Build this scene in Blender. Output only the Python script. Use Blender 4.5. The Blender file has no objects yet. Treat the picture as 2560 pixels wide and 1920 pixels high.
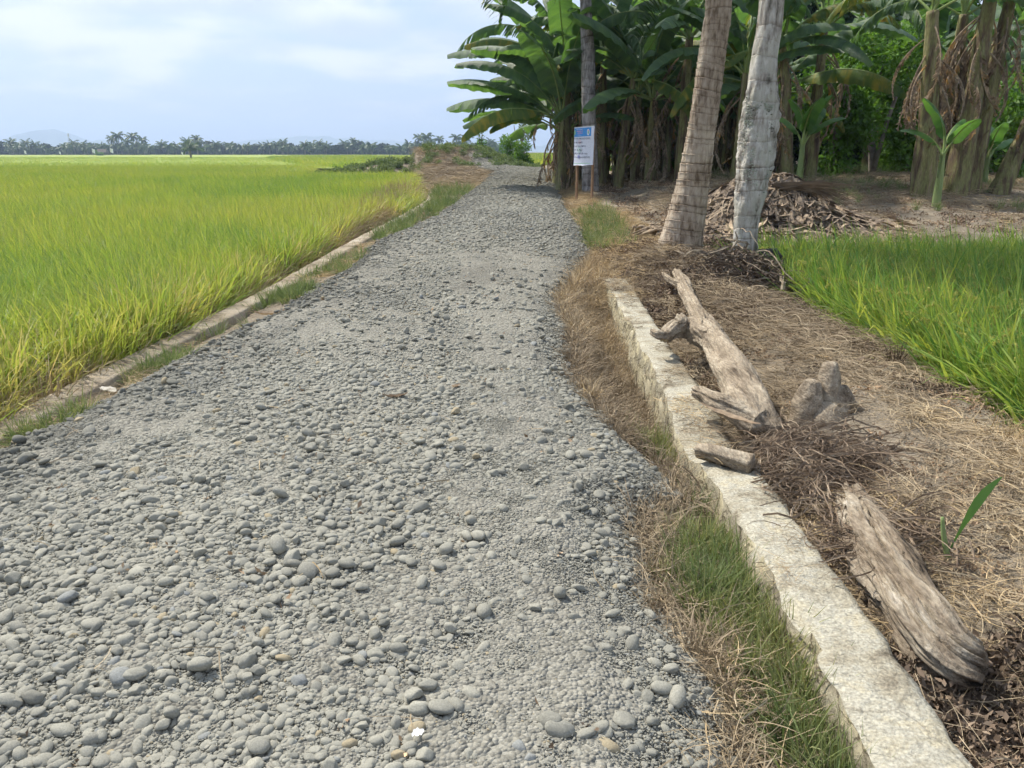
import bpy, bmesh, math, random
import numpy as np
from mathutils import Vector, Matrix, Euler
R = math.radians
rng = np.random.default_rng(7)
random.seed(7)
sc = bpy.context.scene
COL = sc.collection

# ------------------------------------------------------------------ camera
CAM_H = 1.55
PITCH = math.atan(581 / 1950.0)
cam_d = bpy.data.cameras.new("camera")
cam = bpy.data.objects.new("camera", cam_d)
COL.objects.link(cam)
cam.location = (0, 0, CAM_H)
cam.rotation_euler = (math.pi / 2 - PITCH, 0, 0)
cam_d.sensor_width = 36.0
cam_d.lens = 36.0 * 1950 / 2560
cam_d.clip_start = 0.05
cam_d.clip_end = 9000
sc.camera = cam
sc.render.resolution_x, sc.render.resolution_y = 1024, 768
sc.view_settings.view_transform = 'Standard'
sc.view_settings.look = 'None'
sc.view_settings.exposure = 1.25
sc.view_settings.gamma = 1.0
sc.view_settings.use_curve_mapping = False
cy = sc.cycles
cy.use_adaptive_sampling = True
cy.adaptive_threshold = 0.03
cy.adaptive_min_samples = 24
cy.use_denoising = True
cy.max_bounces = 5
cy.diffuse_bounces = 3
cy.glossy_bounces = 1
cy.transmission_bounces = 3
cy.transparent_max_bounces = 6
cy.volume_bounces = 0
cy.time_limit = 780
cy.blur_glossy = 1.0
cy.sample_clamp_indirect = 4.0

# ------------------------------------------------------------------ sun and sky
SUN_AZ, SUN_EL = R(-48), R(52)           # azimuth from +Y, negative = left
sd = Vector((math.sin(SUN_AZ) * math.cos(SUN_EL), math.cos(SUN_AZ) * math.cos(SUN_EL), math.sin(SUN_EL)))
sun_d = bpy.data.lights.new("sun", 'SUN')
sun_d.energy = 3.1
sun_d.angle = R(3)
sun_d.color = (1.0, 0.94, 0.84)
sun = bpy.data.objects.new("sun", sun_d)
COL.objects.link(sun)
sun.rotation_euler = sd.to_track_quat('Z', 'Y').to_euler()
world = bpy.data.worlds.new("World")
sc.world = world
world.use_nodes = True
wn, wl = world.node_tree.nodes, world.node_tree.links
wn.clear()
def N(nodes, typ, **kw):
    n = nodes.new(typ)
    for k, v in kw.items():
        if k.startswith('i_'):
            n.inputs[k[2:].replace('_', ' ')].default_value = v
        else:
            setattr(n, k, v)
    return n
wo = N(wn, 'ShaderNodeOutputWorld')
sky = N(wn, 'ShaderNodeTexSky', sky_type='NISHITA', sun_disc=False)
sky.sun_elevation = SUN_EL
sky.sun_rotation = SUN_AZ
sky.air_density = 1.0
sky.dust_density = 2.0
bg1 = N(wn, 'ShaderNodeBackground', i_Strength=0.11)
wl.new(sky.outputs[0], bg1.inputs[0])
geo = N(wn, 'ShaderNodeTexCoord')
sep = N(wn, 'ShaderNodeSeparateXYZ')
wl.new(geo.outputs['Generated'], sep.inputs[0])
def wmath(op, a, b, clamp=False):
    m = N(wn, 'ShaderNodeMath', operation=op)
    m.use_clamp = clamp
    for k, s in enumerate((a, b)):
        if s is None: continue
        if isinstance(s, (int, float)): m.inputs[k].default_value = s
        else: wl.new(s, m.inputs[k])
    return m.outputs[0]
# flat cloud layer: direction divided by height, as a layer overhead recedes
zz = wmath('ADD', wmath('MAXIMUM', sep.outputs[2], 0.0), 0.16)
comb = N(wn, 'ShaderNodeCombineXYZ')
wl.new(wmath('DIVIDE', sep.outputs[0], zz), comb.inputs[0])
wl.new(wmath('DIVIDE', sep.outputs[1], zz), comb.inputs[1])
n1 = N(wn, 'ShaderNodeTexNoise', i_Scale=1.05, i_Detail=7.0, i_Roughness=0.52, i_Distortion=0.35)
wl.new(comb.outputs[0], n1.inputs['Vector'])
n2 = N(wn, 'ShaderNodeTexNoise', i_Scale=2.3, i_Detail=5.0, i_Roughness=0.5)
mp = N(wn, 'ShaderNodeMapping'); mp.inputs['Location'].default_value = (3.1, 7.7, 1.0)
wl.new(comb.outputs[0], mp.inputs[0]); wl.new(mp.outputs[0], n2.inputs['Vector'])
r1 = N(wn, 'ShaderNodeMapRange'); r1.interpolation_type = 'SMOOTHSTEP'
r1.inputs['From Min'].default_value = 0.44; r1.inputs['From Max'].default_value = 0.60
wl.new(n1.outputs[0], r1.inputs[0])
r2 = N(wn, 'ShaderNodeMapRange'); r2.interpolation_type = 'SMOOTHSTEP'
r2.inputs['From Min'].default_value = 0.42; r2.inputs['From Max'].default_value = 0.68
wl.new(n2.outputs[0], r2.inputs[0])
ccol = N(wn, 'ShaderNodeMix', data_type='RGBA')
ccol.inputs[6].default_value = (0.90, 0.92, 0.97, 1); ccol.inputs[7].default_value = (0.66, 0.73, 0.86, 1)
wl.new(r2.outputs[0], ccol.inputs[0])
bcol = N(wn, 'ShaderNodeMix', data_type='RGBA')
bcol.inputs[6].default_value = (0.54, 0.67, 0.91, 1)
wl.new(ccol.outputs[2], bcol.inputs[7]); wl.new(r1.outputs[0], bcol.inputs[0])
# a few distinct cumulus heads
yy_ = wmath('MAXIMUM', sep.outputs[1], 0.01)
ca_, ce_ = wmath('DIVIDE', sep.outputs[0], yy_), wmath('DIVIDE', sep.outputs[2], yy_)
n3 = N(wn, 'ShaderNodeTexNoise', i_Scale=16.0, i_Detail=6.0, i_Roughness=0.55); wl.new(geo.outputs['Generated'], n3.inputs['Vector'])
cl_out = bcol.outputs[2]
for (a0, e0, sa, se, wt, gr) in ((-.20, .148, .085, .026, .95, .75), (-.53, .118, .06, .012, .15, .9), (-.40, .17, .16, .022, .5, .5)):
    da = wmath('DIVIDE', wmath('SUBTRACT', ca_, a0), sa); de = wmath('DIVIDE', wmath('SUBTRACT', ce_, e0), se)
    rad_ = wmath('SQRT', wmath('ADD', wmath('MULTIPLY', da, da), wmath('MULTIPLY', de, de)), None)
    dist_ = wmath('ADD', rad_, wmath('MULTIPLY', wmath('SUBTRACT', n3.outputs[0], .5), 2.2))
    mk = N(wn, 'ShaderNodeMapRange'); mk.interpolation_type = 'SMOOTHSTEP'; mk.inputs['From Min'].default_value = .35; mk.inputs['From Max'].default_value = 1.25
    mk.inputs['To Min'].default_value = .9; mk.inputs['To Max'].default_value = 0.0; wl.new(dist_, mk.inputs[0])
    tb_ = N(wn, 'ShaderNodeMapRange'); tb_.interpolation_type = 'SMOOTHSTEP'; tb_.inputs['From Min'].default_value = -.6; tb_.inputs['From Max'].default_value = .7
    wl.new(wmath('ADD', de, wmath('MULTIPLY', wmath('SUBTRACT', n3.outputs[0], .5), 2.0)), tb_.inputs[0])
    cc = N(wn, 'ShaderNodeMix', data_type='RGBA'); cc.inputs[6].default_value = (.62, .69, .83, 1); k_ = .86 + .14 * wt; cc.inputs[7].default_value = (1.0 * k_, 1.01 * k_, 1.04 * k_, 1); wl.new(tb_.outputs[0], cc.inputs[0])
    mx_ = N(wn, 'ShaderNodeMix', data_type='RGBA'); wl.new(mk.outputs[0], mx_.inputs[0]); wl.new(cl_out, mx_.inputs[6]); wl.new(cc.outputs[2], mx_.inputs[7]); cl_out = mx_.outputs[2]
# pale haze band near the horizon
hz = N(wn, 'ShaderNodeMapRange'); hz.interpolation_type = 'SMOOTHSTEP'
hz.inputs['From Min'].default_value = 0.0; hz.inputs['From Max'].default_value = 0.085
hz.inputs['To Min'].default_value = 0.9; hz.inputs['To Max'].default_value = 0.0
wl.new(sep.outputs[2], hz.inputs[0])
hcol = N(wn, 'ShaderNodeMix', data_type='RGBA')
hcol.inputs[7].default_value = (0.58, 0.67, 0.85, 1)
wl.new(cl_out, hcol.inputs[6]); wl.new(hz.outputs[0], hcol.inputs[0])
bg2 = N(wn, 'ShaderNodeBackground', i_Strength=0.45)
wl.new(hcol.outputs[2], bg2.inputs[0])
mixw = N(wn, 'ShaderNodeMixShader', i_Fac=0.86)
wl.new(bg1.outputs[0], mixw.inputs[1]); wl.new(bg2.outputs[0], mixw.inputs[2])
wl.new(mixw.outputs[0], wo.inputs[0])

# ------------------------------------------------------------------ numeric helpers
def vnoise(x, y, seed=0):
    x = np.asarray(x, float); y = np.asarray(y, float)
    xi = np.floor(x).astype(np.int64); yi = np.floor(y).astype(np.int64)
    xf = x - xi; yf = y - yi
    def h(a, b):
        n = (a * 374761393 + b * 668265263 + seed * 982451653) & 0x7fffffff
        n = ((n ^ (n >> 13)) * 1274126177) & 0x7fffffff
        return ((n ^ (n >> 16)) & 0xffff) / 65535.0
    u = xf * xf * (3 - 2 * xf); v = yf * yf * (3 - 2 * yf)
    return (h(xi, yi) * (1 - u) + h(xi + 1, yi) * u) * (1 - v) + (h(xi, yi + 1) * (1 - u) + h(xi + 1, yi + 1) * u) * v - 0.5
def fbm(x, y, seed=0, octs=4):
    s = 0; a = 1.0; f = 1.0
    for k in range(octs):
        s = s + a * vnoise(x * f, y * f, seed + k * 17); a *= .5; f *= 2.03
    return s

BY = np.array([-10, 7, 12, 16, 20, 26, 32, 38, 44, 60, 120, 6000.])
BZ = np.array([0, 0, .08, .22, .40, .60, .75, .82, .70, .2, 0, 0.])
_yy = np.arange(-20, 140, .25); _k = np.exp(-(np.arange(-24, 25) * .25 / 2.6) ** 2); _k /= _k.sum()
_bz = np.convolve(np.pad(np.interp(_yy, BY, BZ), 24, mode='edge'), _k, 'valid')
def b(y): return np.interp(y, _yy, _bz)
def fld(y): return np.interp(y, [-10, 9, 35, 46, 110, 6000], [-.5, -.48, -.12, -.12, -.6, -.6])
def rgt(y): return np.interp(y, [-10, 10.9, 11.8, 15, 18, 26, 60, 6000], [-.5, -.45, .05, .42, .74, .90, .5, -.4])

def at(u, v, z=None, zoff=0.0):
    """ground point seen at photo pixel (u, v); z None = road profile b(y)"""
    u = u * 2560 / 2212.0; v = v * 2560 / 2212.0
    cx, cz = (u - 1280) / 1950.0, -(v - 960) / 1950.0
    c, s = math.cos(PITCH), math.sin(PITCH)
    d = Vector((cx, c + cz * s, -s + cz * c))
    if z is not None:
        t = (z - CAM_H) / d.z
        return Vector((d.x * t, d.y * t, z))
    t = 0.5
    while t < 80:
        if CAM_H + d.z * t < float(b(d.y * t)) + zoff: break
        t += 0.02
    return Vector((d.x * t, d.y * t, CAM_H + d.z * t))
def atd(u, v, Y):
    """point at distance Y straight ahead seen at photo pixel"""
    u = u * 2560 / 2212.0; v = v * 2560 / 2212.0
    cx, cz = (u - 1280) / 1950.0, -(v - 960) / 1950.0
    c, s = math.cos(PITCH), math.sin(PITCH)
    d = Vector((cx, c + cz * s, -s + cz * c))
    t = Y / d.y
    return Vector((d.x * t, Y, CAM_H + d.z * t))

def poly(pts):
    P = sorted([(p.y, p.x) for p in (at(u, v) for u, v in pts)])
    return np.array([p[0] for p in P]), np.array([p[1] for p in P])
LY, LX = poly([(0, 955), (150, 895), (240, 850), (330, 803), (430, 750), (560, 693), (640, 662), (700, 622), (790, 560), (835, 515), (950, 468), (1000, 430), (1035, 400), (1058, 372)])
LY = np.concatenate([[-3, 3.0], LY, [60, 200]]); LX = LX - .16 * np.interp(LY[2:-2], [5, 8, 20, 30], [0, 1, 1, 0]); LX = np.concatenate([[-2.9, -2.85], LX, [LX[-1] - 4, LX[-1] - 40]])
RY, RX = poly([(1562, 1650), (1560, 1560), (1535, 1450), (1500, 1370), (1430, 1290), (1390, 1220), (1382, 1130), (1400, 1085), (1470, 1045), (1450, 1005), (1400, 960), (1340, 920), (1290, 870), (1245, 800), (1240, 740), (1238, 700), (1205, 645), (1250, 590), (1275, 540), (1260, 490), (1222, 440), (1212, 400), (1200, 368)])
RY = np.concatenate([[-3, 1.0], RY, [60, 200]]); RX = np.concatenate([[.5, .5], RX, [RX[-1] - 4, RX[-1] - 40]])
def xL(y): return np.interp(y, LY, LX)
def xR(y): return np.interp(y, RY, RX)
_kp = sorted([(p.y, p.x) for p in (at(u, v, None, -.10) for u, v in [(0, 903), (200, 803), (330, 737), (480, 672), (560, 628), (620, 598), (700, 550), (790, 502), (860, 468), (925, 432)])])
KY = np.array([-3.] + [p[0] for p in _kp]); KX = np.array([_kp[0][1]] + [p[1] for p in _kp])
KY = np.concatenate([KY, [34, 46, 60, 200]]); KX = np.concatenate([KX, [-3.6, -5.6, -12, -60.]])
_ky = np.arange(-3, 200, .25); _kx = np.convolve(np.pad(np.interp(_ky, KY, KX), 6, mode='edge'), np.ones(13) / 13, 'valid')
def xF(y): return np.interp(y, _ky, _kx)   # field edge
def xW(y): return np.interp(y, [-3, 1.67, 9.5, 12], [.92, .955, 1.14, 1.2])                                  # wall, road side

def terr0(x, y):
    x = np.asarray(x, float); y = np.asarray(y, float)
    bb, ff, rr = b(y), fld(y), rgt(y)
    l, r_, f_, w = xL(y), xR(y), xF(y), xW(y)
    d = np.interp(y, [2.4, 4.0, 8.3, 9.8], [.35, 1, 1, 0.15])
    rice = np.interp(y, [11.0, 11.8], [1, 0])
    pile = np.interp(y, [12, 16, 24], [.02, .05, .1])
    o = np.zeros_like(bb)
    K = [(o - 5000, ff), (f_ - .35, ff), (f_ - .04, ff + .04), (f_ + .04, bb - .3), (f_ + .32, bb - .15),
         (l, bb - .07), (l + .4, bb), ((l + r_) / 2, bb + .03), (r_ - .35, bb), (r_, bb - .10), (r_ + .14, bb - .10 - .24 * d),
         (w - .03, bb - .12 - .27 * d), (w + .28, bb - .05 - .15 * d), (w + .55, bb - .05 - .06 * d), (o + 2.15, bb + .10 * (y < 12) + .02 + pile),
         (o + 2.9, bb - .02 * rice + pile), (o + 3.4, np.where(y < 11.4, rr, bb * .4 + rr * .6)), (o + 5.0, rr), (o + 5000, rr)]
    X = np.maximum.accumulate(np.stack([k[0] + i * 1e-3 for i, k in enumerate(K)]), axis=0)
    Z = np.stack([k[1] for k in K])
    z = Z[0].copy()
    for i in range(len(K) - 1):
        m = (x >= X[i]) & (x < X[i + 1])
        t = np.clip((x - X[i]) / np.maximum(X[i + 1] - X[i], 1e-6), 0, 1)
        z = np.where(m, Z[i] + (Z[i + 1] - Z[i]) * t, z)
    # earth mound left of the road end
    g = np.exp(-((x + 4.4) / 4.0) ** 4 - ((y - 45 - .25 * x) / 3.0) ** 2) * 1.1 + np.exp(-((x + 9.5) / 2.2) ** 2 - ((y - 43) / 2.4) ** 2) * .45
    z = z + g * (y > 36)
    z = z - .16 * np.exp(-((x - 1.66) / .26) ** 2 - ((y - 1.7) / .38) ** 2)
    z = z + .08 * np.exp(-((x - 2.8) / .6) ** 2 - ((y - 10.0) / 1.1) ** 2)
    return z
def rough(x, y):
    road = np.clip(np.minimum(x - xL(y), xR(y) - x) / .3, 0, 1)
    off = np.clip((x - xF(y)) / .1, 0, 1) * (1 - road)
    near = np.clip(1 - (np.hypot(x, y) - 50) / 60, 0, 1)
    return near * (fbm(x * 1.3, y * 1.3, 3) * (.05 + .05 * ((x > 1.4) & (y < 12))) * off + fbm(x * 7, y * 7, 5, 3) * .022 * off + fbm(x * 1.6, y * .9, 8, 3) * .045 * road)
def terr(x, y): return terr0(x, y) + rough(x, y)

# ------------------------------------------------------------------ mesh helpers
def mk_mesh(name, V, Fs, smooth=True):
    V = np.asarray(V, np.float32).reshape(-1, 3)
    me = bpy.data.meshes.new(name)
    me.vertices.add(len(V)); me.vertices.foreach_set('co', V.ravel())
    if not isinstance(Fs, list): Fs = [Fs]
    Fs = [np.asarray(F, np.int32) for F in Fs if len(F)]
    tot = np.concatenate([np.full(len(F), F.shape[1], np.int32) for F in Fs])
    loops = np.concatenate([F.ravel() for F in Fs])
    me.loops.add(len(loops)); me.loops.foreach_set('vertex_index', loops)
    me.polygons.add(len(tot))
    me.polygons.foreach_set('loop_start', np.concatenate([[0], np.cumsum(tot)[:-1]]).astype(np.int32))
    me.polygons.foreach_set('loop_total', tot)
    me.polygons.foreach_set('use_smooth', np.full(len(tot), smooth))
    me.update(calc_edges=True); me.validate()
    return me
class MB:
    def __init__(s): s.V = []; s.Q = []; s.T = []; s.n = 0
    def add(s, V, Q=None, T=None):
        V = np.asarray(V, float).reshape(-1, 3)
        s.V.append(V)
        if Q is not None and len(Q): s.Q.append(np.asarray(Q) + s.n)
        if T is not None and len(T): s.T.append(np.asarray(T) + s.n)
        s.n += len(V)
    def mesh(s, name, smooth=True):
        F = []
        if s.Q: F.append(np.concatenate(s.Q))
        if s.T: F.append(np.concatenate(s.T))
        return mk_mesh(name, np.concatenate(s.V), F, smooth)
def grid_faces(nu, nv, loop_u=False):
    i = np.arange(nu if loop_u else nu - 1)[:, None]; j = np.arange(nv - 1)[None]
    a = i * nv + j; c = ((i + 1) % nu) * nv + j
    return np.stack([a, c, c + 1, a + 1], -1).reshape(-1, 4)
def link(name, me, mat=None, parent=None):
    o = bpy.data.objects.new(name, me)
    COL.objects.link(o)
    if mat is not None and me is not None: me.materials.append(mat)
    if parent is not None: o.parent = parent
    return o
def tag(o, label=None, cat=None, group=None, kind=None):
    if label: o['label'] = label
    if cat: o['category'] = cat
    if group: o['group'] = group
    if kind: o['kind'] = kind
    return o
def empty(name, loc=(0, 0, 0), rz=0.0):
    o = bpy.data.objects.new(name, None)
    COL.objects.link(o); o.location = loc; o.rotation_euler = (0, 0, rz); o.empty_display_size = .1
    return o
def copy_tree(o, parent=None):
    c = o.copy(); COL.objects.link(c)
    if parent is not None: c.parent = parent
    for ch in KIDS.get(o.name, []): copy_tree(ch, c)
    return c
KIDS = {}
def kid(parent, o):
    o.parent = parent; KIDS.setdefault(parent.name, []).append(o); return o

def tube(path, rad, seg=16, wob=0.0, wscale=6.0, seed=0, capend=True, ridge=0.0, ridges=5, oval=None, cave=-.15):
    """skin a path (list of points) with a noisy round section -> (V, Q, T)"""
    P = np.asarray(path, float); Rr = np.asarray(rad, float); n = len(P)
    T = np.gradient(P, axis=0); T /= np.linalg.norm(T, axis=1)[:, None] + 1e-9
    up = np.array([0, 0, 1.]) if abs(T[:, 2]).mean() < .8 else np.array([1., 0, 0])
    A = np.cross(T, up); A /= np.linalg.norm(A, axis=1)[:, None] + 1e-9
    B = np.cross(A, T)
    th = np.linspace(0, 2 * np.pi, seg, endpoint=False)
    s = np.concatenate([[0], np.cumsum(np.linalg.norm(np.diff(P, axis=0), axis=1))])
    rr = Rr[None, :] * np.ones((seg, 1))
    if wob:
        cx, sx = np.cos(th)[:, None], np.sin(th)[:, None]
        q = 1.6
        rr = rr * (1 + wob * fbm(cx * q + s[None] * wscale, sx * q + s[None] * wscale * .37 + 5, seed, 4))
    if ridge: rr = rr * (1 + ridge * np.sin(th[:, None] * ridges + 2 * np.sin(s[None] * 3 + seed)))
    V = P[None] + rr[..., None] * (np.cos(th)[:, None, None] * A[None] + np.sin(th)[:, None, None] * B[None] * (oval or 1))
    Q = grid_faces(seg, n, True)[:, ::-1]
    V = V.reshape(-1, 3)
    Tt = np.zeros((0, 3), int)
    if capend:
        V = np.concatenate([V, P[:1] - T[:1] * Rr[0] * .15, P[-1:] - T[-1:] * Rr[-1] * cave]); k = seg * n
        i = np.arange(seg); j = (i + 1) % seg
        Tt = np.concatenate([np.stack([i * n, j * n, np.full(seg, k)], 1), np.stack([j * n + n - 1, i * n + n - 1, np.full(seg, k + 1)], 1)])
    return V, Q, Tt
def smooth_path(pts, rad, n=24):
    P = np.asarray(pts, float); t = np.linspace(0, 1, len(P)); tt = np.linspace(0, 1, n)
    # catmull-rom through the points
    out = []
    for a in tt:
        k = min(int(a * (len(P) - 1)), len(P) - 2); f = a * (len(P) - 1) - k
        p0, p1, p2, p3 = P[max(k - 1, 0)], P[k], P[k + 1], P[min(k + 2, len(P) - 1)]
        out.append(.5 * ((2 * p1) + (-p0 + p2) * f + (2 * p0 - 5 * p1 + 4 * p2 - p3) * f * f + (-p0 + 3 * p1 - 3 * p2 + p3) * f ** 3))
    return np.array(out), np.interp(tt, t, rad)
def box_v(x0, x1, y0, y1, z0, z1):
    V = [(x, y, z) for x in (x0, x1) for y in (y0, y1) for z in (z0, z1)]
    Q = [(0, 1, 3, 2), (4, 6, 7, 5), (0, 4, 5, 1), (2, 3, 7, 6), (0, 2, 6, 4), (1, 5, 7, 3)]
    return np.array(V, float), np.array(Q)
def ribbons(P, W, side=None):
    """P (N,S,3) centre lines, W (N,S) half widths -> (V, Q)"""
    N_, S = P.shape[:2]
    T = np.gradient(P, axis=1)
    if side is None:
        h = np.stack([-(P[:, -1, 1] - P[:, 0, 1]), P[:, -1, 0] - P[:, 0, 0], np.zeros(N_)], 1)
        h /= np.linalg.norm(h, axis=1)[:, None] + 1e-6
        side = h
    sd_ = side[:, None, :] if side.ndim == 2 else side
    V = np.stack([P - sd_ * W[..., None], P + sd_ * W[..., None]], 2)     # N,S,2,3
    base = (np.arange(N_) * S * 2)[:, None]; j = np.arange(S - 1)[None] * 2
    a = base + j
    Q = np.stack([a, a + 1, a + 3, a + 2], -1).reshape(-1, 4)
    return V.reshape(-1, 3), Q
def blades(n, r, Lmin, Lmax, tilt, bend, w, segs=5, leanx=0.0, leany=0.0, twist=.6, seed=0, az=None, rs=None):
    g = np.random.default_rng(seed)
    rad = r * np.sqrt(g.random(n)); a0 = g.random(n) * 2 * np.pi
    base = np.stack([rad * np.cos(a0), rad * np.sin(a0), np.zeros(n)], 1)
    az_ = a0 + g.normal(0, .7, n) if az is None else az
    L = g.uniform(Lmin, Lmax, n)
    ti = np.abs(g.normal(0, tilt, n)); be = np.abs(g.normal(bend, bend * .5, n))
    t = np.linspace(0, 1, segs + 1)
    ang = ti[:, None] + be[:, None] * t[None] ** 1.7
    ds = (L / segs)[:, None]
    hx = np.cumsum(np.sin(ang) * ds, 1) - np.sin(ang[:, :1]) * ds; hz = np.cumsum(np.cos(ang) * ds, 1) - np.cos(ang[:, :1]) * ds
    P = np.zeros((n, segs + 1, 3))
    P[..., 0] = base[:, None, 0] + hx * np.cos(az_)[:, None] + leanx * (hz ** 1.3)
    P[..., 1] = base[:, None, 1] + hx * np.sin(az_)[:, None] + leany * (hz ** 1.3)
    P[..., 2] = hz
    prof = np.minimum(1, 2.2 * (1 - t)) * (0.55 + .45 * np.minimum(1, t * 4))
    W = w * (0.7 + .6 * g.random(n))[:, None] * prof[None] + .0004
    sa = az_ + np.pi / 2 + g.normal(0, twist, n)
    side = np.stack([np.cos(sa), np.sin(sa), g.normal(0, .15, n)], 1)
    return ribbons(P, W, side)
def strewn(n, r, Lmin, Lmax, w, h=.03, curl=1.2, segs=5, seed=0, up=.25):
    """stems lying about on the ground in a tangle"""
    g = np.random.default_rng(seed)
    rad = r * np.sqrt(g.random(n)); a = g.random(n) * 2 * np.pi
    p = np.stack([rad * np.cos(a), rad * np.sin(a), g.random(n) * h], 1)
    az = g.random(n) * 2 * np.pi; L = g.uniform(Lmin, Lmax, n); cu = g.normal(0, curl, n); el = g.normal(.1, up, n)
    t = np.linspace(0, 1, segs + 1)
    A = az[:, None] + cu[:, None] * t[None]; E = el[:, None] * (1 - 2.2 * t[None])
    ds = (L / segs)[:, None]
    P = np.zeros((n, segs + 1, 3))
    P[:, 1:, 0] = np.cumsum(np.cos(A) * np.cos(E) * ds, 1)[:, :-1]; P[:, 1:, 1] = np.cumsum(np.sin(A) * np.cos(E) * ds, 1)[:, :-1]; P[:, 1:, 2] = np.cumsum(np.sin(E) * ds, 1)[:, :-1]
    P += p[:, None]
    P[..., 2] = np.maximum(P[..., 2], .002)
    W = w * (0.5 + g.random(n))[:, None] * np.ones(segs + 1)[None] * (1 - .6 * t[None])
    sa = az + np.pi / 2
    side = np.stack([np.cos(sa) * .8, np.sin(sa) * .8, g.normal(0, .6, n)], 1)
    return ribbons(P, W, side)
def leaf_quads(n, cen, rad, size, seed=0, shell=.5, droop=.3, asp=.45):
    """n small folded leaf blades spread through an ellipsoid volume"""
    g = np.random.default_rng(seed)
    d = g.normal(size=(n, 3)); d /= np.linalg.norm(d, axis=1)[:, None]
    rr = (shell + (1 - shell) * g.random(n)) ** .8
    p = np.asarray(cen) + d * rr[:, None] * np.asarray(rad)
    f = d * .5 + g.normal(size=(n, 3)) * .7; f[:, 2] -= droop; f /= np.linalg.norm(f, axis=1)[:, None]
    s = np.cross(f, g.normal(size=(n, 3))); s /= np.linalg.norm(s, axis=1)[:, None]
    up = np.cross(s, f)
    L = size * g.uniform(.6, 1.3, n)[:, None]
    a = p; m1 = p + f * L * .5 + s * L * asp * .5 + up * L * .08; m2 = p + f * L * .5 - s * L * asp * .5 + up * L * .08; e = p + f * L
    V = np.stack([a, m1, e, m2], 1).reshape(-1, 3)
    Q = np.arange(n)[:, None] * 4 + np.array([[0, 1, 2, 3]])
    return V, Q

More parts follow.
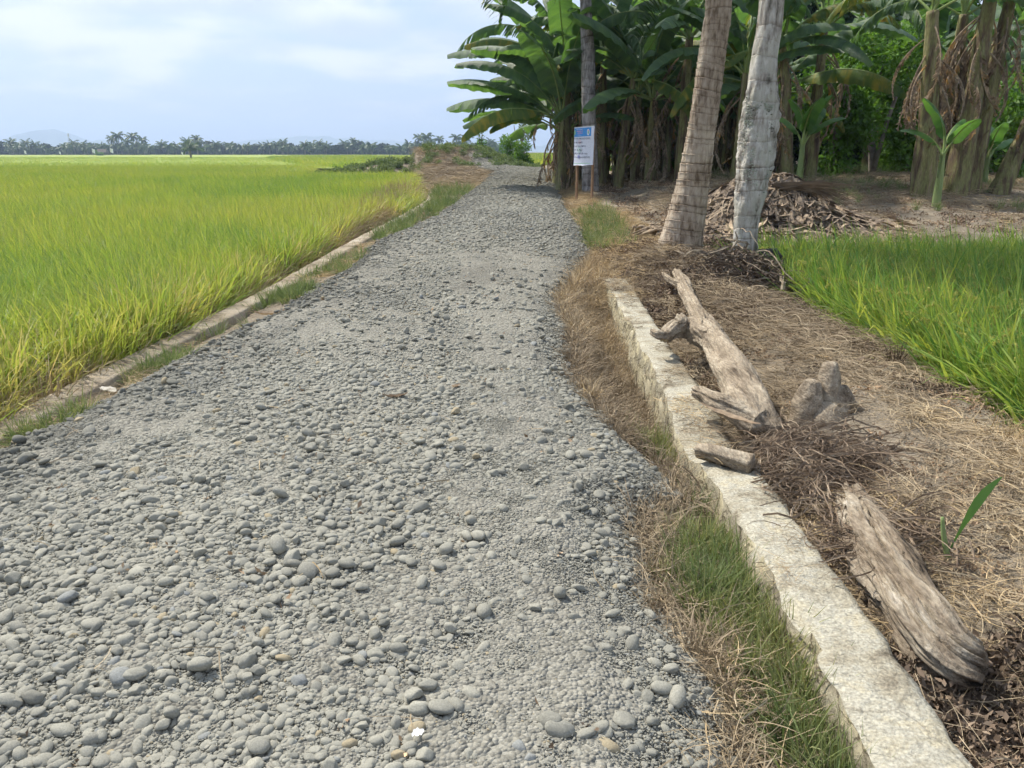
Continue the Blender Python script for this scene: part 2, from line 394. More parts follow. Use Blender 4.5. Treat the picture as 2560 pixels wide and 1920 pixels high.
# ------------------------------------------------------------------ materials
def ramp(nodes, stops, inter='LINEAR'):
    r = nodes.new('ShaderNodeValToRGB'); r.color_ramp.interpolation = inter
    e = r.color_ramp.elements
    while len(e) < len(stops): e.new(.5)
    for k, (p, c) in enumerate(stops):
        e[k].position = p; e[k].color = (*c, 1)
    return r
def base_mat(name):
    m = bpy.data.materials.new(name); m.use_nodes = True
    return m, m.node_tree.nodes, m.node_tree.links, m.node_tree.nodes['Principled BSDF']
def mat_noise(name, stops, scale=5, detail=8, rough=.9, bump=.0, bscale=None, stretch=(1, 1, 1), coord='Object', spec=.2, dist=0.0, fine=None, tone=None, rgh=.6, transl=None, varrand=0.0, crack=None):
    m, n, l, p = base_mat(name)
    tc = n.new('ShaderNodeTexCoord'); mp = n.new('ShaderNodeMapping'); mp.inputs['Scale'].default_value = stretch
    l.new(tc.outputs[coord], mp.inputs[0])
    if varrand:
        oi = n.new('ShaderNodeObjectInfo'); vm = n.new('ShaderNodeVectorMath'); vm.operation = 'MULTIPLY_ADD'
        vm.inputs[0].default_value = (37, 91, 53); l.new(oi.outputs['Random'], vm.inputs[1]); l.new(tc.outputs[coord], vm.inputs[2]); l.new(vm.outputs[0], mp.inputs[0])
    no = N(n, 'ShaderNodeTexNoise', i_Scale=scale, i_Detail=float(detail), i_Roughness=rgh, i_Distortion=dist)
    l.new(mp.outputs[0], no.inputs['Vector'])
    rp = ramp(n, stops); l.new(no.outputs[0], rp.inputs[0])
    col = rp.outputs[0]
    if fine:
        nf = N(n, 'ShaderNodeTexNoise', i_Scale=fine[0], i_Detail=4.0); l.new(mp.outputs[0], nf.inputs['Vector'])
        mr = N(n, 'ShaderNodeMapRange'); mr.inputs['From Min'].default_value = .3; mr.inputs['From Max'].default_value = .7
        mr.inputs['To Min'].default_value = 1 - fine[1]; mr.inputs['To Max'].default_value = 1 + fine[1]
        l.new(nf.outputs[0], mr.inputs[0])
        mx = N(n, 'ShaderNodeVectorMath', operation='SCALE'); l.new(col, mx.inputs[0]); l.new(mr.outputs[0], mx.inputs['Scale']); col = mx.outputs[0]
    if crack:
        cv = N(n, 'ShaderNodeTexVoronoi', i_Scale=float(crack[0])); cv.feature = 'DISTANCE_TO_EDGE'
        cn = N(n, 'ShaderNodeTexNoise', i_Scale=crack[0] * 1.3, i_Detail=6.0); l.new(mp.outputs[0], cn.inputs['Vector'])
        ca = N(n, 'ShaderNodeMix', data_type='VECTOR'); ca.inputs[0].default_value = .22; l.new(mp.outputs[0], ca.inputs[4]); l.new(cn.outputs['Color'], ca.inputs[5]); l.new(ca.outputs[1], cv.inputs['Vector'])
        cr_ = ramp(n, [(0, (.12, .10, .09)), (crack[1], (.9, .88, .86)), (crack[1] * 2.5, (1, 1, 1))]); l.new(cv.outputs['Distance'], cr_.inputs[0])
        cm = n.new('ShaderNodeMix'); cm.data_type = 'RGBA'; cm.blend_type = 'MULTIPLY'; cm.inputs[0].default_value = crack[2]; l.new(col, cm.inputs[6]); l.new(cr_.outputs[0], cm.inputs[7]); col = cm.outputs[2]
    if tone:      # colour shift along a per-instance attribute
        at_ = n.new('ShaderNodeAttribute'); at_.attribute_type = 'INSTANCER'; at_.attribute_name = 'tone'
        mt = n.new('ShaderNodeMix'); mt.data_type = 'RGBA'; mt.blend_type = 'MULTIPLY'
        mt.inputs[0].default_value = 1.0
        tr = ramp(n, tone); l.new(at_.outputs['Fac'], tr.inputs[0])
        l.new(col, mt.inputs[6]); l.new(tr.outputs[0], mt.inputs[7]); col = mt.outputs[2]
    l.new(col, p.inputs['Base Color'])
    p.inputs['Roughness'].default_value = rough; p.inputs['Specular IOR Level'].default_value = spec
    if bump:
        nb = N(n, 'ShaderNodeTexNoise', i_Scale=float(bscale or scale * 4), i_Detail=8.0, i_Roughness=.65); l.new(mp.outputs[0], nb.inputs['Vector'])
        bp = N(n, 'ShaderNodeBump', i_Strength=1.0, i_Distance=bump); l.new(nb.outputs[0], bp.inputs['Height']); l.new(bp.outputs[0], p.inputs['Normal'])
    if transl:
        tb = n.new('ShaderNodeBsdfTranslucent'); ms = n.new('ShaderNodeMixShader'); ms.inputs[0].default_value = transl[1]
        mc = n.new('ShaderNodeMix'); mc.data_type = 'RGBA'; mc.blend_type = 'MULTIPLY'; mc.inputs[0].default_value = 1.0; mc.inputs[7].default_value = (*transl[0], 1)
        l.new(col, mc.inputs[6]); l.new(mc.outputs[2], tb.inputs[0])
        l.new(p.outputs[0], ms.inputs[1]); l.new(tb.outputs[0], ms.inputs[2]); l.new(ms.outputs[0], n['Material Output'].inputs[0])
    return m
def mat_flat(name, c, rough=.6, spec=.3):
    m, n, l, p = base_mat(name)
    p.inputs['Base Color'].default_value = (*c, 1); p.inputs['Roughness'].default_value = rough; p.inputs['Specular IOR Level'].default_value = spec
    return m

M = {}
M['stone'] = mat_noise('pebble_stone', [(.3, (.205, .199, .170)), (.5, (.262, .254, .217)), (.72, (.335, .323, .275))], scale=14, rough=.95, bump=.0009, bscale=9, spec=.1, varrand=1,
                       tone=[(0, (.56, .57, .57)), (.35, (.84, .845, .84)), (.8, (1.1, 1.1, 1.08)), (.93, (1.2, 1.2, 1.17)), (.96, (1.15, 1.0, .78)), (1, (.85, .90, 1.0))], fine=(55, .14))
M['roadbed'] = None
M['rice'] = mat_noise('rice_blade', [(.3, (.165, .265, .05)), (.5, (.295, .385, .075)), (.7, (.45, .49, .115))], scale=2.5, rough=.5, spec=.25, varrand=1,
                      tone=[(0, (.45, .70, .8)), (.45, (1, 1, 1)), (.75, (1.3, 1.08, 1.1)), (1, (1.45, .95, 2.6))], transl=((1.25, 1.2, .8), .40))
M['ricehead'] = mat_noise('rice_grain', [(.3, (.30, .33, .06)), (.7, (.45, .40, .12))], scale=60, rough=.8, varrand=1)
M['straw'] = mat_noise('dry_straw', [(.3, (.22, .17, .115)), (.5, (.37, .305, .21)), (.7, (.53, .455, .33))], scale=6, rough=.8, varrand=1,
                       tone=[(0, (.34, .29, .26)), (.35, (.62, .58, .55)), (.65, (1, .97, .92)), (1, (1.3, 1.14, .84))])
M['weed'] = mat_noise('weed_blade', [(.3, (.08, .13, .045)), (.5, (.16, .215, .085)), (.7, (.30, .33, .16))], scale=5, rough=.6, varrand=1,
                      tone=[(0, (.7, .75, .8)), (.5, (1, 1, 1)), (1, (1.5, 1.2, 1.2))], transl=((1.2, 1.2, .8), .3))
M['litter'] = mat_noise('dead_leaf', [(.3, (.09, .068, .05)), (.5, (.20, .15, .11)), (.72, (.38, .30, .22))], scale=8, rough=.85, varrand=1,
                        tone=[(0, (.6, .6, .6)), (.6, (1.1, 1.05, 1)), (1, (1.9, 1.7, 1.4))])
def mat_road():
    m, n, l, p = base_mat('gravel_bed')
    tc = n.new('ShaderNodeTexCoord')
    v = N(n, 'ShaderNodeTexVoronoi', i_Scale=75.0); v.feature = 'F1'; l.new(tc.outputs['Object'], v.inputs['Vector'])
    v2 = N(n, 'ShaderNodeTexVoronoi', i_Scale=26.0); l.new(tc.outputs['Object'], v2.inputs['Vector'])
    no = N(n, 'ShaderNodeTexNoise', i_Scale=.9, i_Detail=8.0, i_Roughness=.6); l.new(tc.outputs['Object'], no.inputs['Vector'])
    rp = ramp(n, [(.3, (.18, .173, .147)), (.5, (.23, .221, .188)), (.7, (.27, .26, .22))]); l.new(no.outputs[0], rp.inputs[0])
    sepc = n.new('ShaderNodeSeparateColor'); l.new(v.outputs['Color'], sepc.inputs[0])
    mr = N(n, 'ShaderNodeMapRange'); mr.inputs['To Min'].default_value = .65; mr.inputs['To Max'].default_value = 1.25; l.new(sepc.outputs[0], mr.inputs[0])
    sc_ = N(n, 'ShaderNodeVectorMath', operation='SCALE'); l.new(rp.outputs[0], sc_.inputs[0]); l.new(mr.outputs[0], sc_.inputs['Scale'])
    l.new(sc_.outputs[0], p.inputs['Base Color']); p.inputs['Roughness'].default_value = .95; p.inputs['Specular IOR Level'].default_value = .1
    ad = N(n, 'ShaderNodeMath', operation='MULTIPLY_ADD'); l.new(v2.outputs['Distance'], ad.inputs[0]); ad.inputs[1].default_value = 1.6; l.new(v.outputs['Distance'], ad.inputs[2])
    bp = N(n, 'ShaderNodeBump', i_Strength=1.0, i_Distance=.012); bp.invert = True; l.new(ad.outputs[0], bp.inputs['Height']); l.new(bp.outputs[0], p.inputs['Normal'])
    return m
M['roadbed'] = mat_road()
M['soil'] = mat_noise('dry_soil', [(.28, (.105, .088, .066)), (.45, (.175, .148, .112)), (.6, (.25, .213, .163)), (.75, (.34, .295, .23))], scale=1.7, detail=12, rough=.95, bump=.03, bscale=14, spec=.1, fine=(45, .3), rgh=.68)
M['ricefar'] = mat_noise('rice_canopy', [(.3, (.22, .30, .065)), (.5, (.29, .35, .08)), (.7, (.37, .40, .11))], scale=.035, detail=12, rough=.9, stretch=(1, 2.2, 1), spec=.1, bump=.25, bscale=2.2, rgh=.7)
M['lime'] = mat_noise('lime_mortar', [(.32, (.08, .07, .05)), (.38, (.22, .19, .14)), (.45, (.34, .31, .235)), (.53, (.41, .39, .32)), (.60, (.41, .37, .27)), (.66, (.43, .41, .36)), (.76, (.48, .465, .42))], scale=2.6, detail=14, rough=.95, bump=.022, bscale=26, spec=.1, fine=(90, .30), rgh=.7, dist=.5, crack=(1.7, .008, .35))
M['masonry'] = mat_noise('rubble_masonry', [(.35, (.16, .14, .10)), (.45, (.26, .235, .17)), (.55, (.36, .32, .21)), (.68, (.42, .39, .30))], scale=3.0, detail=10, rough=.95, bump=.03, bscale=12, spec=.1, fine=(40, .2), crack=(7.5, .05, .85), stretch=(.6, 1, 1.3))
M['concrete'] = mat_noise('old_concrete', [(.3, (.15, .12, .085)), (.45, (.27, .225, .165)), (.6, (.36, .31, .24)), (.75, (.42, .38, .31))], scale=3, detail=10, rough=.95, bump=.01, bscale=40, spec=.1, fine=(60, .15))
M['deadwood'] = mat_noise('bleached_wood', [(.32, (.07, .052, .036)), (.41, (.20, .16, .115)), (.51, (.32, .265, .195)), (.61, (.41, .355, .27)), (.72, (.52, .47, .38))], scale=2.2, detail=14, rough=.85, bump=.02, bscale=9, stretch=(4.5, .9, 4.5), spec=.15, fine=(22, .28), rgh=.72, dist=.3, crack=None)
M['char'] = mat_noise('charred_wood', [(.3, (.008, .009, .012)), (.7, (.035, .037, .045))], scale=9, rough=.5, bump=.03, bscale=30, spec=.5)
M['twig'] = mat_noise('dry_twig', [(.3, (.12, .085, .06)), (.5, (.27, .205, .145)), (.7, (.46, .38, .28))], scale=8, rough=.9, bump=.004)
M['leaf'] = mat_noise('banana_leaf', [(.3, (.042, .088, .044)), (.5, (.072, .135, .06)), (.72, (.125, .205, .07))], scale=1.2, rough=.48, spec=.45, varrand=1, stretch=(6, 1, 1), transl=((2.3, 2.5, .9), .30))
def veins(m):
    n, l = m.node_tree.nodes, m.node_tree.links; p = n['Principled BSDF']
    tc = n.new('ShaderNodeTexCoord'); w = N(n, 'ShaderNodeTexWave', i_Scale=22.0, i_Distortion=.6, i_Detail=1.0); w.bands_direction = 'X'; l.new(tc.outputs['Object'], w.inputs['Vector'])
    bp = N(n, 'ShaderNodeBump', i_Strength=.6, i_Distance=.01); l.new(w.outputs['Fac'], bp.inputs['Height']); l.new(bp.outputs[0], p.inputs['Normal'])
veins(M['leaf'])
M['leafy'] = mat_noise('yellowing_banana_leaf', [(.3, (.05, .11, .03)), (.48, (.11, .17, .035)), (.62, (.30, .26, .04)), (.75, (.30, .15, .05))], scale=1.5, rough=.5, spec=.4, varrand=1, stretch=(3, 1, 1), transl=((1.8, 1.8, .8), .3)); veins(M['leafy'])
M['leafb'] = mat_noise('young_banana_leaf', [(.3, (.045, .12, .03)), (.7, (.10, .20, .05))], scale=1.2, rough=.4, spec=.5, varrand=1, stretch=(6, 1, 1), transl=((1.8, 1.8, 1.0), .4))
M['deadb'] = mat_noise('dry_banana_leaf', [(.3, (.11, .075, .05)), (.43, (.24, .18, .125)), (.56, (.38, .30, .21)), (.68, (.50, .27, .06)), (.76, (.55, .45, .32))], scale=2.5, rough=.85, varrand=1, fine=(20, .3), transl=((1, .9, .7), .25))
M['stem'] = mat_noise('banana_stem', [(.3, (.05, .033, .022)), (.43, (.13, .095, .06)), (.55, (.20, .20, .08)), (.66, (.25, .20, .12)), (.8, (.36, .29, .20))], scale=3.5, detail=10, rough=.75, stretch=(2.4, 2.4, .35), bump=.02, bscale=10, varrand=1, fine=(30, .3))
M['stemg'] = mat_noise('green_banana_stem', [(.3, (.16, .22, .08)), (.6, (.24, .30, .12)), (.8, (.30, .26, .14))], scale=3, rough=.6, stretch=(2, 2, .4))
M['foliage'] = mat_noise('broad_foliage', [(.3, (.045, .11, .02)), (.5, (.085, .18, .03)), (.7, (.15, .26, .045))], scale=1.6, rough=.55, varrand=1, transl=((1.7, 1.7, .8), .35))
M['foliage2'] = mat_noise('grey_green_foliage', [(.3, (.07, .11, .04)), (.5, (.13, .18, .075)), (.7, (.23, .28, .13))], scale=1.6, rough=.6, varrand=1, transl=((1.3, 1.3, .8), .3))
M['farleaf'] = mat_noise('far_foliage', [(.3, (.014, .036, .016)), (.7, (.036, .07, .026))], scale=.5, rough=.7, varrand=1)
M['frond'] = mat_noise('coconut_frond', [(.3, (.022, .06, .02)), (.5, (.05, .10, .028)), (.7, (.10, .14, .05))], scale=.6, rough=.5, varrand=1, transl=((1.5, 1.5, .7), .25))
M['bark'] = mat_noise('grey_bark', [(.3, (.12, .10, .08)), (.7, (.28, .25, .21))], scale=6, rough=.9, bump=.02)
def mat_palm(name, c0, c1, c2, lichen, ringd):
    m, n, l, p = base_mat(name)
    tc = n.new('ShaderNodeTexCoord')
    mp = n.new('ShaderNodeMapping'); mp.inputs['Scale'].default_value = (11, 11, 2.6); l.new(tc.outputs['Object'], mp.inputs[0])
    nv = N(n, 'ShaderNodeTexNoise', i_Scale=1.6, i_Detail=8.0, i_Roughness=.65); l.new(mp.outputs[0], nv.inputs['Vector'])
    nb = N(n, 'ShaderNodeTexNoise', i_Scale=3.0, i_Detail=6.0); l.new(tc.outputs['Object'], nb.inputs['Vector'])
    rp = ramp(n, [(.30, c0), (.45, c1), (.62, c2), (.8, tuple(min(.8, x * 1.25) for x in c2))])
    mxv = N(n, 'ShaderNodeMath', operation='MULTIPLY_ADD'); mxv.inputs[1].default_value = 1.15
    hb = N(n, 'ShaderNodeMath', operation='MULTIPLY_ADD'); hb.inputs[1].default_value = .7; hb.inputs[2].default_value = -.42; l.new(nb.outputs[0], hb.inputs[0])
    l.new(nv.outputs[0], mxv.inputs[0]); l.new(hb.outputs[0], mxv.inputs[2]); l.new(mxv.outputs[0], rp.inputs[0])
    # ring scars follow the rings of the mesh
    w = n.new('ShaderNodeAttribute'); w.attribute_name = 'scar'
    wr = ramp(n, [(0, (1.0, 1.0, 1.0)), (.35, (.80, .77, .74)), (1, (.36, .31, .27))]); l.new(w.outputs['Fac'], wr.inputs[0])
    mm = n.new('ShaderNodeMix'); mm.data_type = 'RGBA'; mm.blend_type = 'MULTIPLY'; mm.inputs[0].default_value = .85
    l.new(rp.outputs[0], mm.inputs[6]); l.new(wr.outputs[0], mm.inputs[7]); col = mm.outputs[2]
    if lichen:
        nl = N(n, 'ShaderNodeTexNoise', i_Scale=2.1, i_Detail=9.0, i_Roughness=.7); l.new(tc.outputs['Object'], nl.inputs['Vector'])
        lr = ramp(n, [(.50, (0, 0, 0)), (.58, (.8, .8, .8))]); l.new(nl.outputs[0], lr.inputs[0])
        ml = n.new('ShaderNodeMix'); ml.data_type = 'RGBA'; l.new(lr.outputs[0], ml.inputs[0]); l.new(col, ml.inputs[6])
        ml.inputs[7].default_value = (.44, .425, .36, 1); col = ml.outputs[2]
    l.new(col, p.inputs['Base Color']); p.inputs['Roughness'].default_value = .95; p.inputs['Specular IOR Level'].default_value = .1
    ad = N(n, 'ShaderNodeMath', operation='MULTIPLY_ADD'); ad.inputs[1].default_value = -.3; l.new(w.outputs['Fac'], ad.inputs[0]); l.new(nv.outputs[0], ad.inputs[2])
    bp = N(n, 'ShaderNodeBump', i_Strength=1.0, i_Distance=.035); l.new(ad.outputs[0], bp.inputs['Height']); l.new(bp.outputs[0], p.inputs['Normal'])
    return m
M['palm_warm'] = mat_palm('palm_bark_warm', (.16, .12, .085), (.33, .265, .20), (.46, .39, .305), False, 2.3)
M['palm_grey'] = mat_palm('palm_bark_lichen', (.11, .10, .08), (.33, .30, .26), (.52, .50, .45), True, .7)
M['palm_dark'] = mat_palm('palm_bark_grey', (.11, .10, .095), (.22, .205, .195), (.34, .32, .31), False, 1.0)

# ------------------------------------------------------------------ instancing for uncountable stuff
def protos(name, meshes, mat):
    c = bpy.data.collections.new(name)
    for k, me in enumerate(meshes):
        if not me.materials:
            for mm in (mat if isinstance(mat, (list, tuple)) else [mat]): me.materials.append(mm)
        o = bpy.data.objects.new('%s_%02d' % (name, k), me); c.objects.link(o)
    return c
def scatter(name, col, npro, pos, rot, scl, tone=None, label=None, cat=None):
    n = len(pos)
    me = bpy.data.meshes.new(name)
    me.vertices.add(n); me.vertices.foreach_set('co', np.asarray(pos, np.float32).ravel())
    def attr(nm, typ, arr, key):
        a = me.attributes.new(nm, typ, 'POINT'); a.data.foreach_set(key, np.asarray(arr, np.float32 if key != 'value' or typ == 'FLOAT' else np.int32).ravel())
    scl = np.asarray(scl, float)
    if scl.ndim == 1: scl = np.stack([scl] * 3, 1)
    attr('rot', 'FLOAT_VECTOR', rot, 'vector'); attr('scl', 'FLOAT_VECTOR', scl, 'vector')
    attr('tone', 'FLOAT', tone if tone is not None else rng.random(n), 'value')
    attr('idx', 'INT', rng.integers(0, npro, n), 'value')
    o = bpy.data.objects.new(name, me); COL.objects.link(o)
    ng = bpy.data.node_groups.new(name + '_nodes', 'GeometryNodeTree')
    ng.interface.new_socket('Geometry', in_out='INPUT', socket_type='NodeSocketGeometry')
    ng.interface.new_socket('Geometry', in_out='OUTPUT', socket_type='NodeSocketGeometry')
    gi = ng.nodes.new('NodeGroupInput'); go = ng.nodes.new('NodeGroupOutput')
    ci = ng.nodes.new('GeometryNodeCollectionInfo'); ci.inputs[0].default_value = col; ci.inputs[1].default_value = True; ci.inputs[2].default_value = True
    ip = ng.nodes.new('GeometryNodeInstanceOnPoints'); ip.inputs['Pick Instance'].default_value = True
    def na(nm, t):
        a = ng.nodes.new('GeometryNodeInputNamedAttribute'); a.data_type = t; a.inputs[0].default_value = nm; return a.outputs[0]
    ng.links.new(gi.outputs[0], ip.inputs['Points']); ng.links.new(ci.outputs[0], ip.inputs['Instance'])
    ng.links.new(na('idx', 'INT'), ip.inputs['Instance Index']); ng.links.new(na('rot', 'FLOAT_VECTOR'), ip.inputs['Rotation'])
    ng.links.new(na('scl', 'FLOAT_VECTOR'), ip.inputs['Scale']); ng.links.new(ip.outputs[0], go.inputs[0])
    md = o.modifiers.new('scatter', 'NODES'); md.node_group = ng
    tag(o, label, cat, None, 'stuff')
    return o
def zrot(n, amp=math.pi, tilt=0.0):
    return np.stack([rng.normal(0, tilt, n) if tilt else np.zeros(n), rng.normal(0, tilt, n) if tilt else np.zeros(n), rng.uniform(-amp, amp, n)], 1)
def tidx(xyf, n, x0, x1, y0, y1, dens=None):
    """n random points in a rectangle kept with probability dens(x, y)"""
    x = rng.uniform(x0, x1, n); y = rng.uniform(y0, y1, n)
    k = rng.random(n) < (dens(x, y) if dens is not None else 1)
    return x[k], y[k]

# ================================================================== SETTING
def axis(core0, core1, step, far0, far1, grow=1.14):
    a = list(np.arange(core0, core1 + 1e-6, step))
    s = step; x = a[-1]
    while x < far1: s *= grow; x += s; a.append(min(x, far1))
    s = step; x = a[0]; pre = []
    while x > far0: s *= grow; x -= s; pre.append(max(x, far0))
    return np.array(pre[::-1] + a)
gx = axis(-4.2, 4.4, .05, -4500, 4500, 1.10); gy = axis(.6, 13, .06, -60, 4500, 1.035)
GX, GY = np.meshgrid(gx, gy, indexing='ij')
GZ = terr(GX, GY)
inroad = np.clip(np.minimum(GX - xL(GY), xR(GY) - GX) / .25, 0, 1) * (GY < 50)
GZ = GZ - .06 * inroad
gm = mk_mesh('ground', np.stack([GX, GY, GZ], -1).reshape(-1, 3), grid_faces(len(gx), len(gy)))
g = link('ground', gm, M['soil']); tag(g, kind='structure')

def fine_zone(x, y):      # lanes and patches where fines fill the stones
    z = np.exp(-((x - np.interp(y, [1, 3, 5, 9, 14], [.05, .15, .05, -.1, .2])) / .40) ** 2) * np.interp(y, [9, 14], [1, 0])
    p = np.clip(.46 + 1.7 * fbm(x * .9, y * .7, 78, 4) - .55 * np.exp(-((x + 1.3) / .9) ** 2 - ((y - 2.2) / 1.6) ** 2) + .25 * (y > 6), 0, 1)
    return np.clip(1 - np.maximum(.85 * z * (.8 + vnoise(x * 2.5, y * 2.5, 77)), .80 * p), .10, 1)
# gravel road sheet
ry = np.concatenate([np.arange(-1, 14, .03), np.arange(14, 43, .12)])
rs = np.linspace(0, 1, 130)
RYY, S = np.meshgrid(ry, rs, indexing='ij')
jl = fbm(ry * 2.2, ry * 0 + 3, 21, 4) * .14; jr = fbm(ry * 2.2, ry * 0 + 9, 22, 4) * .14
RXX = (xL(RYY) + jl[:, None]) * (1 - S) + (xR(RYY) + jr[:, None]) * S
RZZ = terr(RXX, RYY) + .012 + .028 * np.minimum(1, np.minimum(S, 1 - S) * 12)
RZZ += fbm(RXX * 9, RYY * 9, 31, 3) * .014
RZZ += .016 * (1 - fine_zone(RXX, RYY)) * np.interp(RYY, [11, 17], [1, .3]) + .007
RZZ -= .08 * (np.minimum(S, 1 - S) < .004) + np.clip((RYY - 40) / 8, 0, 1) * .03
rm = mk_mesh('gravel_road', np.stack([RXX, RYY, RZZ], -1).reshape(-1, 3), grid_faces(len(ry), len(rs))[:, ::-1])
road = link('gravel_road', rm, M['roadbed']); tag(road, kind='structure')

# far rice canopy as a sheet (seen edge on), near plants are real
cx_ = axis(-60, -8, 3, -4400, 900, 1.12); cy_ = axis(60, 200, 4, 58, 4400, 1.12)
CX, CY = np.meshgrid(cx_, cy_, indexing='ij')
CZ = fld(CY) + .62 + fbm(CX * .4, CY * .4, 9) * .08
ps = mk_mesh('rice_canopy', np.stack([CX, CY, CZ], -1).reshape(-1, 3), grid_faces(len(cx_), len(cy_)))
# keep the sheet left of the field edge
bmx = bmesh.new(); bmx.from_mesh(ps)
bmesh.ops.delete(bmx, geom=[f for f in bmx.faces if (f.calc_center_median().x > -3 and f.calc_center_median().y < 75)], context='FACES')
bmx.to_mesh(ps); bmx.free()
pc = link('far_rice_field', ps, M['ricefar'])
tag(pc, 'yellow-green rice field stretching flat to the far palm trees', 'rice field', None, 'stuff')

# distant hills
def ridge(name, Y, pts, seed, col):
    us = np.linspace(pts[0][0], pts[-1][0], 160)
    X = np.array([(u * 2560 / 2212 - 1280) / 1950 * Y * 1.0 for u in us])
    H = np.interp(us, [p[0] for p in pts], [p[1] for p in pts]) * 2560 / 2212 / 1950 * Y
    H = H + fbm(us * .03, us * 0, seed, 5) * 10
    rows = []
    for k, f in enumerate([0, .35, .7, .93, 1, .8, .3, 0]):
        yy = Y - 400 + k * 130
        rows.append(np.stack([X, np.full_like(X, yy) + fbm(us * .05, us * 0 + k, seed + 4) * 60, np.maximum(H, 2) * f + fbm(us * .1, us * 0 + k * 2., seed + 9) * 10 * f - 1], -1))
    V = np.stack(rows, 1)
    o = link(name, mk_mesh(name, V.reshape(-1, 3), grid_faces(len(us), 8)), col); tag(o, kind='structure'); return o
hillm = mat_noise('hill_green', [(.3, (.10, .14, .12)), (.7, (.16, .2, .16))], scale=.01, rough=.95)
ridge('hills', 3300, [(-200, 10), (0, 14), (60, 16), (95, 22), (120, 38), (129, 46), (140, 42), (165, 30), (190, 24), (230, 20), (260, 26), (300, 22), (360, 15), (420, 10), (520, 6), (700, 4)], 2, hillm)
ridge('hills', 3900, [(380, 4), (450, 10), (560, 22), (640, 30), (700, 31), (780, 28), (860, 22), (940, 18), (1020, 22), (1100, 18), (1300, 14), (1700, 10)], 5, hillm)

# ================================================================== GRAVEL
def pebble(seed, sub=3, ang=0.0, flat=.5):
    g_ = np.random.default_rng(seed)
    bm = bmesh.new(); bmesh.ops.create_icosphere(bm, subdivisions=sub, radius=1)
    V = np.array([v.co for v in bm.verts]); T = np.array([[v.index for v in f.verts] for f in bm.faces]); bm.free()
    off = g_.random(3) * 50
    d = .18 * fbm(V[:, 0] * 1.1 + off[0], V[:, 1] * 1.1 + V[:, 2] * 1.3 + off[1], seed, 2) + (.10 + .12 * ang) * fbm(V[:, 0] * 3 + off[2], V[:, 1] * 3 + V[:, 2] * 2.7, seed + 3, 2)
    V = V * (1 + d)[:, None]
    if ang:       # chop a few planes for broken stones
        for _ in range(7):
            nn = g_.normal(size=3); nn /= np.linalg.norm(nn); h = g_.uniform(.55, .85)
            q = V @ nn; V = V - np.maximum(q - h, 0)[:, None] * nn[None] * .9
    V = V * np.array([1, g_.uniform(.62, .9), g_.uniform(flat, flat + .22)]) * .5
    me = mk_mesh('pebble', V, T); return me
pc_big = protos('pebble_shapes', [pebble(s, 3, 0.0, .38) for s in range(9)] + [pebble(40 + s, 3, 1.0, .5) for s in range(7)], M['stone'])
pc_sml = protos('grit_shapes', [pebble(70 + s, 2, .3, .45) for s in range(8)], M['stone'])
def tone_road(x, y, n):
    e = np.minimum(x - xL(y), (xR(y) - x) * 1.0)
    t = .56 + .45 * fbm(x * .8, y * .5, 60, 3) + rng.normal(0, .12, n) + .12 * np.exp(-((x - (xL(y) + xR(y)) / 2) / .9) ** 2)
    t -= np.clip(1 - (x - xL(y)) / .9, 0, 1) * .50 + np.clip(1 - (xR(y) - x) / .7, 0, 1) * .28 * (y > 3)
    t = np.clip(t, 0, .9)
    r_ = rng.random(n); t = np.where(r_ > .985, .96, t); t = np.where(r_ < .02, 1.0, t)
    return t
def ss(x, a, c): return np.clip((x - a) / (c - a), 0, 1)
def gravel(nm, n, y0, y1, smin, smax, powr, col, npro, lift, dens=None, spread=.05, flat=.25, stack=.42):
    x = rng.uniform(0, 1, n) * 1.0; y = rng.uniform(y0, y1, n) if y1 < 16 else (1 / rng.uniform(1 / y1, 1 / y0, n))
    lx = xL(y) - spread + np.abs(rng.normal(0, .05, n)) + fbm(y * 2.2, y * 0 + 3, 21, 4) * .14; rx = xR(y) + spread - np.abs(rng.normal(0, .05, n)) + fbm(y * 2.2, y * 0 + 9, 22, 4) * .14
    X = lx + (rx - lx) * x
    k = np.abs(X) < .70 * np.sqrt(y * y + 2.4) + .3
    if dens is not None: k &= rng.random(n) < dens(X, y)
    X, y = X[k], y[k]; n = len(X)
    s = smin + (smax - smin) * rng.random(n) ** powr if powr < 9 else np.clip(powr / 1000 * np.exp(rng.normal(0, .45, n)), smin, smax)
    edge = np.minimum(1, np.minimum((X - xL(y)), (xR(y) - X)) / .35)
    z = terr(X, y) + .008 + .032 * np.clip(edge * 3, 0, 1) + s * (lift + rng.random(n) * stack) + .010 * (1 - fine_zone(X, y)) * (s < .02)
    rot = np.stack([rng.normal(0, flat, n), rng.normal(0, flat, n), rng.uniform(-3.2, 3.2, n)], 1)
    sv = s[:, None] * rng.uniform(.85, 1.15, (n, 3))
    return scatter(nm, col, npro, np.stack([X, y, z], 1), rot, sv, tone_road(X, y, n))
a = gravel('gravel', 190000, 1.3, 5.4, .007, .066, 17.0, pc_big, 16, .03, fine_zone)
tag(a, 'rounded grey pebbles covering the nearest stretch of the road', 'gravel')
a = gravel('gravel', 380000, 1.3, 5.5, .004, .0115, 1.6, pc_sml, 8, .8)
tag(a, 'fine grey grit filling gaps between the nearest pebbles', 'gravel')
a = gravel('gravel', 1500, 1.3, 10.0, .042, .085, 2.2, pc_big, 16, .10, lambda x, y: .45 + .55 * (np.minimum(x - xL(y), xR(y) - x) < .55), flat=.35)
tag(a, 'largest grey cobbles lying loose along both edges of the road', 'gravel')
a = gravel('gravel', 170000, 5.2, 14, .010, .055, 14.5, pc_big, 16, .08, lambda x, y: (.3 + .7 * fine_zone(x, y)) * (1 - ss(y, 12, 14)))
tag(a, 'grey pebbles on the middle stretch of the road', 'gravel')
